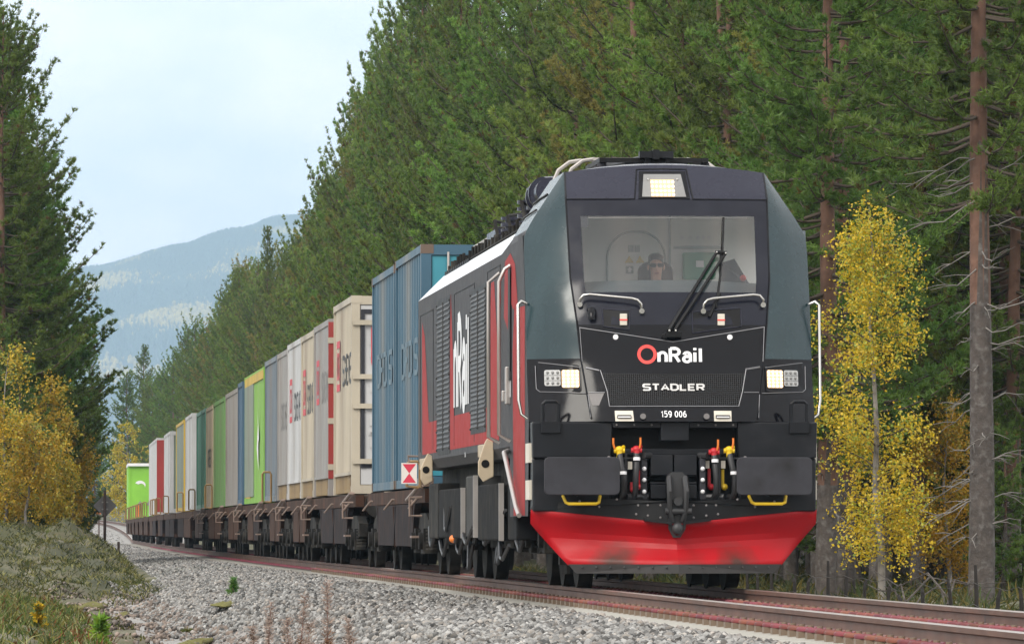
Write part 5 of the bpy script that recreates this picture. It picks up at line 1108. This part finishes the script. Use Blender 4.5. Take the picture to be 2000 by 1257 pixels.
PROTO = {'tall': pine(11, 17.5, 3.6, 3.3, dead=7, step=.36, shape=.7), 'slim': pine(12, 16.5, 2.8, 2.7, dead=5, shape=.75, step=.34), 'broad': pine(13, 15.5, 2.2, 3.6, dead=4, shape=.62, step=.36), 'dense': pine(14, 13.5, 1.2, 3.0, dead=2, step=.30, shape=.8), 'dark': pine(15, 17, 1.8, 2.9, dead=3, step=.32, shape=.95, el0=-.15, cols=((.055,.100,.024),(.170,.240,.045))),
         'loose': pine(17, 16.5, 3.0, 3.5, dead=9, step=.56, shape=.52, el0=.06, nb=14, cols=((.066,.118,.026),(.21,.30,.06))), 'olive': pine(18, 15, 2.4, 2.8, dead=8, step=.44, shape=.6, nb=10, cols=((.11,.125,.028),(.29,.27,.06))),
         'young': pine(16, 5.2, .3, 1.35, dead=0, step=.24, shape=1.0, cols=((.05,.10,.02),(.15,.22,.04)))}
USED = set(); NT = [0]
def put(kind, d, u, sc=1.0, label=None, cat='tree', group=None, rot=None, src=None):
    src = src or PROTO[kind]
    o = src if kind not in USED else copy_tree(src); USED.add(kind)
    plant(o, d, u, sc, rot); NT[0] += 1
    for k, v in (('label', label), ('category', cat), ('group', group)):
        if v: o[k] = v
        elif k in o: del o[k]
    return o
LBL = {'loose': 'loose crowned green pine with separate ragged boughs in the forest behind the train', 'olive': 'thin olive green pine with dead twigs in the forest behind the train', 'tall': 'tall green pine with a long bare lower trunk in the forest behind the train', 'slim': 'slim green pine in the forest behind the train', 'broad': 'broad green pine with spreading boughs in the forest behind the train', 'dense': 'short bushy pine in the forest behind the train', 'dark': 'dark pointed conifer in the forest behind the train'}
rnd = random.Random(21)
# survey of the tree tops along the forest edge: sight line (in thousandths of the focal length) -> height angle
def crown_height(d, u, px):
    y = float(np.interp(px, [240,262,290,330,370,400,450,500,560,600,630,680,720,760,820,900], [870,800,715,700,655,640,550,505,480,410,340,250,110,-40,-150,-190])); s_ = 14000/d
    return .61 + (1034 - y)/s_ - fz(d, u)
fz = lambda d, u=5.6: float(ground_z(np.array([u]), np.array([d]))[0])
HP = {'loose': 16.5, 'olive': 15.0, 'tall': 17.5, 'slim': 16.5, 'broad': 15.5, 'dense': 13.5, 'dark': 17.0}
# the stand on the forest side: rows going back from the track
rows = [(8.6, 100, 640, 3.3), (11.2, 104, 600, 4.4), (13.6, 112, 420, 4.6), (17.5, 130, 360, 5.5), (22, 150, 330, 6.5), (28, 175, 330, 8), (36, 205, 330, 10)]
for ri, (ur, da, db, stp) in enumerate(rows):
    d = da
    while d < db:
        u = ur + rnd.uniform(-.9, 1.1) * (1 if ri else .8); px = 1000 + 14000*(float(Xc(d)) + u)/d
        stepd = stp * rnd.uniform(.7, 1.35) * (1 if d < 330 else 1.9)
        if px < 2120 and not (1470 < px and d < 130) and NT[0] < 262:
            kind = rnd.choice(['tall', 'loose', 'broad', 'olive', 'dense', 'slim'] if ri else ['loose', 'slim', 'broad', 'loose', 'tall', 'olive', 'loose', 'dense'])
            sc = rnd.uniform(.86, 1.12) * (1.0 if ri else 1.06)
            o_ = put(kind, d, u, sc, LBL[kind], group='pines of the forest behind the train')
            if px < 900 and ri < 3:
                kz = min(1.45, crown_height(d, u, px - 30*46/14000*d/10) / HP[kind]) * rnd.uniform(.80, 1.0); kx = min(1.0, max(.62, .45 + .5*kz)); o_.scale = (kx, kx, kz)
        d += stepd
# trees that close the view where the line bends away
for d in range(640, 960, 26):
    for ur in (6.5, 11.0):
        kind = rnd.choice(['slim', 'dense', 'dark']); put(kind, d + rnd.uniform(-8, 8), ur + rnd.uniform(-1, 1), rnd.uniform(.8, 1.0), LBL[kind], group='pines of the forest behind the train')
o_ = put('dark', 455, u_of(521, 455), 1.0, 'lone pointed spire of a conifer standing above the forest edge, against the hill'); o_.scale = (.75, .75, 1.17)
# single trees near the viewer on the right
big = pine(31, 19, 6.4, 3.0, dead=16, nb=13); big['label'] = 'big pine with a thick scaly trunk and bare grey branches at the right edge'; big['category'] = 'tree'; plant(big, 112, u_of(1916, 112), 1.0, 2.1)
for px, d, sc, lb in ((1612, 121, 1.0, 'dark trunked pine just right of the locomotive, half hidden by it'), (1648, 125, 1.02, 'straight pine left of the yellow birch'), (1975, 128, .8, 'thin reddish pine trunk right of the big scaly pine'), (1790, 131, .72, 'thin bare stemmed pine behind the yellow birch'), (1826, 136, .75, 'thin pine stem between the yellow birch and the big scaly pine')):
    put('slim' if px < 1700 else 'tall', d, u_of(px, d), sc, lb)
for px, d, sc in ((1700,150,1.1),(1760,142,1.0),(1880,146,1.05),(1950,140,1.1),(1640,156,1.1),(1990,150,1),(1840,160,1.1),(1720,175,1.1),(1670,133,1.0),(1790,146,1.25),(1860,134,1.1),(1930,132,1.15),(2010,136,1.2),(1740,136,1.1),(1900,156,1.3),(1640,142,1.2)):
    put('dense', d, u_of(px, d), sc, LBL['dense'], group='pines of the forest behind the train')
for px, d, sc in ((1690,152,1.0),(1760,158,.9),(1960,122,.55),(1870,160,1.1),(1930,150,.9),(1640,165,1.0),(1985,135,.8),(1800,170,1.1)):
    put('young', d, u_of(px, d), sc, 'small young conifer in the undergrowth of the forest', group='young conifers in the undergrowth')
yb = birch(41, 6.4, .45, .86, 19000, .056, cols=((.66,.50,.02),(.50,.50,.05),(.24,.35,.05))); yb['label'] = 'slender bright yellow birch right of the locomotive'; yb['category'] = 'tree'; plant(yb, 117, u_of(1722, 117), 1.0, .3)
sb = birch(42, 4.0, .3, .8, 9000, .07, cols=((.48,.28,.015),(.40,.30,.03),(.24,.24,.03))); sb['label'] = 'small golden birch between the yellow birch and the big scaly pine'; sb['category'] = 'tree'; plant(sb, 124, u_of(1850, 124), .85)
tb = birch(43, 9, 3.5, 1.4, 7000, .08); tb['label'] = 'tall yellow birch glimpsed behind the big scaly pine'; tb['category'] = 'tree'; plant(tb, 133, u_of(1985, 133), 1.25)
for d, u in ((-50,9),(-38,12),(-26,8.5),(-14,13),(-2,9),(10,11),(20,12),(0,19),(-55,-14),(-42,-18),(-30,-15),(-18,-20),(-6,-16),(6,-21),(-60,-22),(-64,-2),(-66,4),(-70,-9),(-78,0),(-80,8),(-84,14),(-82,-4),(-88,-15),(-90,4),(-92,20),(-86,-26),(-95,-9),(-76,-30)):  # unseen pines, added so dark forest reflects in the locomotive's black nose
    k_ = rnd.choice(['broad', 'tall', 'dense']); put(k_, d, u, rnd.uniform(.9, 1.1), 'unseen pine around the viewer, added to darken reflections', group='unseen pines added for reflections')
# left bank: pines and autumn birches
for px, d, sc, kind, lb in ((-4,192,.90,'broad','foremost tall pine on the left bank with ragged layered boughs'), (74,202,.72,'broad','shorter pine behind the foremost one on the left bank'), (-60,200,.80,'tall','pine at the very left edge of the picture'), (112,208,.60,'dense','short pine on the left bank nearest to the track'), (30,225,.85,'dense','bushy pine deep in the left bank stand'), (34,196,.80,'dense','bushy dark pine beside the foremost tall one on the left bank'), (76,199,.66,'dense','rounded bushy pine above the golden birch on the left bank'), (14,199,1.02,'dense','tall bushy pine just behind the foremost one on the left bank'), (-34,196,1.08,'dense','tall bushy pine cut by the left edge'), (-20,240,1.0,'dark','dark conifer deep in the left bank stand'), (60,250,.66,'dense','bushy pine half hidden at the back of the left bank')):
    put(kind, d, u_of(px, d), sc, lb, rot=1.0 + px*.1)
for i, (px, d, H_, R_, nl_, lb) in enumerate(((8,184,4.6,.85,9000,'yellow green birch at the far left below the pines'), (92,190,3.7,.75,8000,'golden birch at the right end of the left bank thicket'), (140,196,2.9,.6,5500,'small golden birch beside the track, left of the diamond sign'), (52,182,2.6,.7,5500,'low yellow birch in front of the left pines'), (-40,181,4.4,.8,6000,'yellow birch cut by the left edge'), (112,186,2.0,.6,4000,'lowest golden bush on the left bank beside the golden birch'))):
    b = birch(60+i, H_, .25, R_, nl_, .08, cols=((.54,.36,.025),(.46,.39,.05),(.20,.25,.04))); b['label'] = lb; b['category'] = 'tree'; plant(b, d, u_of(px, d), 1.0)
for px, d, sc, lb in ((34,187,.85,'young conifer between the yellow birches on the left bank'), (78,194,.95,'young conifer behind the golden birch on the left bank'), (150,206,.7,'small conifer at the right end of the left bank'), (-10,188,1.0,'young conifer at the left edge below the big pines')):
    put('young', d, u_of(px, d), sc, lb)
fb = birch(71, 9, .5, 1.9, 6000, .16); fb['label'] = 'yellow birch beyond the green trailer where the track bends'; fb['category'] = 'tree'; plant(fb, 560, u_of(250, 560), .9)
for px, d, sc, lb in ((232,600,.75,'smaller yellow birch left of the green trailer'), (455,300,.9,'orange tinged birch among the pines above the middle of the train')):
    c = copy_tree(fb); c['label'] = lb; plant(c, d, max(u_of(px, d), 5.5) if d < 400 else u_of(px, d), sc)

# ------------------------------------------------------------------ fence, sign, small plants
mb = MB(); fz = lambda d, u=5.6: float(ground_z(np.array([u]), np.array([d]))[0])
fe = empty('wire_fence', pt(78, 5.6), 0, 'low fence of dark stakes and wire at the forest edge', 'fence')
fe.rotation_euler = (0, 0, yaw(78)); hd0 = yaw(78)
M['stake'] = mat('stake', (.022, .018, .016), .9, var=.3); M['wire'] = mat('wire', (.06, .055, .05), .5, .4)
rl = []
for k in range(19):
    y = k*2.4 + rnd.uniform(-.5, .5); z0 = fz(78+y) ; lean = rnd.uniform(-.08, .08); mb = MB(); mb.tube([(0,y,z0-.2),(lean*.5,y,z0+.45),(lean,y+.03,z0+.70+rnd.uniform(-.2,.12))], [.03,.028,.02], 7); mb.build('post', M['stake'], fe); rl.append((lean, y, z0))
for h in (.30, .58):
    mb = MB(); pts = []
    for (a, b) in zip(rl, rl[1:]): pts += [(a[0]*h-.04, a[1], a[2]+h), ((a[0]+b[0])/2*h-.04, (a[1]+b[1])/2, (a[2]+b[2])/2+h-.04)]
    mb.tube(pts, .005, 4); mb.build('wire', M['wire'], fe)
M['signback'] = mat('signback', (.20, .185, .185), .55, var=.1); M['signpost'] = mat('signpost', (.085, .055, .045), .7, var=.2)
dS = 205; uS = u_of(205, dS); sg = empty('trackside_sign', (float(Xc(dS))+uS, dS, fz(dS, uS)), .0, 'back of a grey diamond shaped sign on a rusty post beside the track', 'sign')
zb_ = .61 - 36/(14000/dS) - sg.location.z; ztop = .61 + 77/(14000/dS) - sg.location.z; zc = .61 + 47/(14000/dS) - sg.location.z
mb = MB(); mb.tube([(0,0,-.6),(0,0,ztop)], .042, 8); mb.build('post', M['signpost'], sg, smooth=50)
mb = MB(); r_ = .34; mb.prism([(-r_,zc),(0,zc-r_),(r_,zc),(0,zc+r_)], 'y', .05, .062); mb.build('panel', M['signback'], sg)
mb = MB(); mb.box(-.09, .09, -.005, .05, zc-.12, zc-.08); mb.box(-.09, .09, -.005, .05, zc+.08, zc+.12); mb.each('clamp', M['steel'], sg)
om = empty('round_marker', pt(470, -2.6), 0, 'orange round marker on a pole left of the green trailer', 'sign'); mb = MB(); mb.cyl((0,0,-.6),(0,0,1.5),.05,6); mb.build('pole', M['signpost'], om); mb = MB(); mb.cyl((0,0,1.55),(0,.06,1.55),.30,18); mb.build('disc', M['orange'], om)
mk = empty('marker_stake', (float(Xc(195))+u_of(232,195), 195, fz(195, u_of(232,195))), 0, 'short brown stake in the ballast right of the diamond sign', 'stake'); mb = MB(); mb.box(-.035,.035,-.03,.03,-.4,.42); mb.build('shaft', M['signpost'], mk, bevel=.005)
# dried willowherb in front
M['willow'] = mat('willow', (1, 1, 1), .8, var=0, attr=True, trans=.2); M['stem'] = mat('stem', (.16, .065, .05), .8, var=.2)
def willowherb(seed, H):
    rg = np.random.default_rng(seed); t = empty('willowherb'); z = np.linspace(0, H, 6); tp = np.stack([.05*np.sin(z*2+seed)*z/H, z*0, z], -1)[None]; v, T = np_tubes(tp, np.linspace(.006, .002, 6)[None], 5); np_mesh('stem', v, T, M['stem'], t)
    n = 110; zz = rg.uniform(.30, 1.0, n)*H; a = rg.uniform(0, 6.28, n); P_ = np.stack([np.interp(zz, z, tp[0, :, 0]), zz*0, zz], -1); D_ = np.stack([np.cos(a), np.sin(a), rg.uniform(.1, .9, n)], -1)
    top = zz > .62*H; tint = np.where(top[:, None], np.array([.33, .25, .21]), np.array([.22, .11, .055])) * rg.uniform(.7, 1.2, (n, 1)); bv, bt, bc = blades(P_, D_, 4, .06, .009, rg, .35, tint); np_mesh('leaves', bv, bt, M['willow'], t, attr=bc); return t
for i, (px, d, ytop) in enumerate(((528,60,1172),(585,57,1160),(632,56,1130),(560,55,1200),(690,54,1205),(505,62,1218),(607,53,1212))):
    u = u_of(px, d); g = fz(d, u); H_ = .61 - (ytop - 1034)/(14000/d) - g; w = willowherb(80+i, H_); w.location = (float(Xc(d))+u, d, g-.02)
    w['label'] = ['dry pinkish willowherb stalk, leftmost but one of the foreground stalks', 'dry willowherb stalk with pale seed fluff in the foreground', 'tallest dry willowherb stalk in the foreground', 'short orange leaved willowherb stalk in the foreground', 'lone dark red willowherb stalk at the right of the foreground group', 'leftmost dry willowherb stalk in the foreground', 'low bushy willowherb stalk below the tallest one'][i]; w['category'] = 'plant'; w['group'] = 'dry willowherb in the foreground'
def small_plant(name, label, px, d, H_, cols, nb, L, w, rad):
    rg = np.random.default_rng(int(px)); t = empty(name, (float(Xc(d))+u_of(px, d), d, fz(d, u_of(px, d))-.02), 0, label, 'plant'); n = 60; zz = rg.random(n)*H_; a = rg.uniform(0, 6.28, n); rr_ = rad*(1-zz/H_*.8)*rg.random(n); P_ = np.stack([rr_*np.cos(a), rr_*np.sin(a), zz], -1); D_ = np.stack([np.cos(a), np.sin(a), rg.uniform(.2, 1, n)], -1)
    c = np.array(cols); tint = c[rg.integers(0, len(c), n)]; bv, bt, bc = blades(P_, D_, nb, L, w, rg, .6, tint); np_mesh('foliage', bv, bt, M['willow'], t, attr=bc); mb = MB(); mb.tube([(0,0,-.05),(0,0,H_*.8)], .008, 5); mb.build('stem', M['stem'], t); return t
small_plant('conifer_seedling', 'small green seedling growing on the ballast slope', 456, 112, .26, ((.05,.15,.02),(.10,.20,.03)), 12, .07, .012, .10)
small_plant('fern', 'bright yellow green leafy plant at the gravel edge in the foreground', 196, 88, .42, ((.25,.36,.03),(.16,.30,.03)), 8, .11, .05, .13)
small_plant('tansy', 'yellow flowering plant among the foreground lichen', 76, 90, .30, ((.50,.34,.01),(.45,.30,.02),(.10,.14,.03)), 8, .05, .035, .09)
small_plant('shrub', 'dark green low plant on the dirty gravel', 292, 92, .14, ((.06,.12,.04),(.16,.14,.03)), 10, .06, .03, .14)
small_plant('shrub', 'yellow green tuft on the ballast slope below the seedling', 365, 104, .10, ((.16,.15,.03),(.10,.12,.03)), 10, .06, .02, .22)
M['moss'] = mat('moss', (.14, .13, .02), .95, var=.35, vscale=14, bump=1, bscale=50)
def moss(label, px, d, lx, ly, h):
    rg = np.random.default_rng(int(px)); v = IV.copy(); f = IF; V0 = [tuple(p) for p in v]
    mb = MB(); mb.ball((0,0,0), 1, nu=20, nv=10); mb.v = [(x*lx*(1+.25*math.sin(7*y+3*x)), y*ly*(1+.2*math.sin(5*x)), z*h*(1+.3*math.sin(9*x+4*y))) for x, y, z in mb.v]; o = mb.build('moss_mound', M['moss'], smooth=80); u = u_of(px, d); o.location = (float(Xc(d))+u, d, fz(d, u)+.01); tag(o, label, 'moss')
moss('long moss covered ridge at the edge of the ditch', 228, 128, .26, 8, .10); moss('thin strip of moss on the ballast slope', 447, 108, .20, 3, .04); moss('moss mound low on the dirty gravel', 372, 90, .16, 5, .05); moss('small moss patch beside the moss ridge', 172, 138, .3, 5, .09)
# heath and grass as growth nobody could count
M['grass'] = mat('grass', (1, 1, 1), .8, var=0, attr=True, trans=.25)
def heath(name, label, n, d0, d1, u0, u1, hmin, hmax, cols, w, droop=.5, p=1.0):
    rg = np.random.default_rng(n); d = d0 + (d1-d0)*rg.random(n)**p; u = u0 + (u1-u0)*rg.random(n); cl = np.sin(u*2.1+d*.13)*np.sin(d*.21-u) + .5*np.sin(u*4.3+d*.5)
    z = ground_z(u, d) + Zr(d); P_ = np.stack([Xc(d)+u, d, z-.02], -1); c = np.array(cols); k = np.clip(((cl + rg.normal(0, .55, n) + 1.4)/2.8*len(c)).astype(int), 0, len(c)-1); tint = c[k]*rg.uniform(.7, 1.2, (n, 1))
    D_ = nrm(np.stack([rg.normal(0, droop, n), rg.normal(0, droop, n), np.ones(n)], -1)); L = rg.uniform(hmin, hmax, (n, 1)); sd = nrm(np.cross(D_, rg.normal(0, 1, (n, 3))))*w*rg.uniform(.6, 1.3, (n, 1)); mid = P_ + D_*L*.6; tip = P_ + D_*L + np.stack([rg.normal(0, .3, n), rg.normal(0, .3, n), -.15*np.ones(n)], -1)*L*.6
    Vv = np.stack([P_-sd, P_+sd, mid+sd*.7, mid-sd*.7, tip], 1).reshape(-1, 3); b = np.arange(n)[:, None]*5; T = np.concatenate([b+np.array([0,1,2]), b+np.array([0,2,3]), b+np.array([3,2,4])]); o = np_mesh(name, Vv, T, M['grass'], attr=np.repeat(tint*np.array([.57, .60, .36]), 5, 0)); tag(o, label, kind='stuff')
heath('heath', 'lichen, heather and grass on the near bank', 26000, 62, 128, -7.6, -5.55, .05, .24, ((.10,.16,.03),(.36,.34,.22),(.06,.09,.02),(.30,.26,.08),(.14,.22,.04),(.28,.09,.04),(.48,.46,.36),(.08,.12,.03)), .010, .7)
heath('bank_grass', 'straw coloured grass and moss on the heath bank', 30000, 140, 235, -8.2, -3.75, .06, .22, ((.040,.050,.014),(.33,.30,.17),(.07,.09,.02),(.42,.38,.24),(.055,.07,.02),(.24,.20,.08),(.12,.14,.03)), .012, .9)
heath('ditch_grass', 'mossy grass in the ditch beside the gravel', 12000, 90, 175, -7.2, -5.0, .03, .11, ((.16,.15,.03),(.10,.11,.03),(.20,.15,.06)), .012, .9)
heath('forest_undergrowth', 'low undergrowth along the forest edge', 16000, 80, 200, 4.6, 12, .12, .5, ((.06,.09,.025),(.11,.12,.03),(.20,.15,.04),(.05,.07,.02)), .016, .7)
heath('meadow', 'pale meadow beyond the end of the train', 9000, 560, 980, -16, -3, .3, .9, ((.30,.28,.10),(.20,.24,.08),(.34,.30,.14)), .06, .5)
# fallen grey branches by the fence
for k, (px, d) in enumerate(((1770,104),(1850,103))):
    rg = np.random.default_rng(k+5); t = MB(); g = fz(d, u_of(px, d))
    for j in range(4):
        a = rg.uniform(-1, 1); t.tube([(0,0,.1*j),(.35*a,.3,.35+.1*j),(.9*a,.5,.45+.15*rg.random()),(1.5*a,.9,.5+.3*rg.random())], [.018,.014,.010,.004], 5)
    o = t.build('fallen_branch', M['bark']); o.location = (float(Xc(d))+u_of(px, d), d, g); tag(o, ['fallen grey branch under the yellow birch', 'fallen grey branch left of the big scaly pine', ''][k], 'branch')

# ------------------------------------------------------------------ wooded hill and air
def ridge(X): return np.interp(X, [-1600, -900, -516, -440, -395, -330, -250, 0, 400, 1500], [150, 225, 284, 303, 324, 342, 368, 400, 420, 380])
K = 1.75
xs = np.arange(-3000, 2600, 34.0); ys = np.arange(9400, 16400, 60.0); XX, YY = np.meshgrid(xs, ys)
def hill_z(X, Y):
    x, y = X/K, Y/K; q = np.clip((y - 5450)/3050, 0, 1); q = q*q*(3-2*q); r = ridge(x + (y-8500)*-.05)
    return K*(-4 + r*q + (14*np.sin(x*.011+y*.004) + 9*np.sin(x*.027-y*.009) + 5*np.sin(x*.06+y*.02))*q*(1-.6*q) - np.clip(y-8500, 0, 900)*.12)
HV = np.stack([XX, YY, hill_z(XX, YY)], -1).reshape(-1, 3); hi = np.arange(len(HV)).reshape(XX.shape); q = np.stack([hi[:-1, :-1], hi[:-1, 1:], hi[1:, 1:], hi[1:, :-1]], -1).reshape(-1, 4)
M['hill'] = mat('hill', (.030, .042, .022), .95, var=.3, vscale=.01)
hl = np_mesh('hill', HV, np.concatenate([q[:, :3], q[:, [0, 2, 3]]]), M['hill'], smooth=True); hl['kind'] = 'structure'
n = 95000; rg = np.random.default_rng(99); ty = rg.uniform(9500, 15000, n); tx = -.044*ty + rg.uniform(-400, 400, n); tz = hill_z(tx, ty); x_, y_ = tx/K, ty/K
pat = np.sin(x_*.021+y_*.006)*np.sin(x_*.013-y_*.011) + .5*np.sin(y_*.021+x_*.03) + rg.normal(0, .35, n); dec = pat > .66; cut = (np.sin(y_*.0042+.8) * np.sin(x_*.006+1) > .80); keep = ~cut | (rg.random(n) < .3)
tx, ty, tz, dec = tx[keep], ty[keep], tz[keep], dec[keep]; n = len(tx)
Ht = rg.uniform(10, 17, n)*np.where(dec, .75, 1); Wt = Ht*np.where(dec, .38, .22)*rg.uniform(.8, 1.2, n); a = np.arange(5)*2*np.pi/5; Vv = np.zeros((n, 11, 3))
for li in range(2):
    zf_ = np.where(dec, (.15, .7)[li], (.10, .55)[li]); rf_ = np.where(dec, (.8, .9)[li], (1.0, .55)[li]); j = rg.uniform(.7, 1.3, (n, 5))
    Vv[:, li*5:li*5+5, 0] = tx[:, None] + (Wt*rf_)[:, None]*j*np.cos(a); Vv[:, li*5:li*5+5, 1] = ty[:, None] + (Wt*rf_)[:, None]*j*np.sin(a); Vv[:, li*5:li*5+5, 2] = (tz + Ht*zf_)[:, None]
Vv[:, 10] = np.stack([tx, ty, tz+Ht], -1); fl = []
for i in range(5): fl += [(i, (i+1) % 5, 5+(i+1) % 5), (i, 5+(i+1) % 5, 5+i), (5+i, 5+(i+1) % 5, 10)]
T = (np.array(fl)[None] + 11*np.arange(n)[:, None, None]).reshape(-1, 3)
col = np.where(dec[:, None], np.array([.34, .26, .05]), np.array([.035, .060, .026]))*rg.uniform(.65, 1.35, (n, 1)); M['hilltree'] = mat('hilltree', (1, 1, 1), .9, var=0, attr=True)
hw = np_mesh('hill_forest', Vv.reshape(-1, 3), T, M['hilltree'], attr=np.repeat(col, 11, 0)); tag(hw, 'distant mixed forest covering the hill', kind='stuff')
mb = MB(); mb.box(-3200, 3200, -140, 17000, -12, 900)
hm = bpy.data.materials.new('air'); hm.use_nodes = True; t = hm.node_tree; t.nodes.clear(); pv = t.nodes.new('ShaderNodeVolumePrincipled'); pv.inputs['Color'].default_value = (.54, .77, 1.0, 1); pv.inputs['Density'].default_value = 9.5e-5; pv.inputs['Anisotropy'].default_value = 0
oo = t.nodes.new('ShaderNodeOutputMaterial'); t.links.new(pv.outputs[0], oo.inputs['Volume']); hz = mb.build('haze', hm); hz['kind'] = 'stuff'; hz['label'] = 'pale bluish autumn haze'
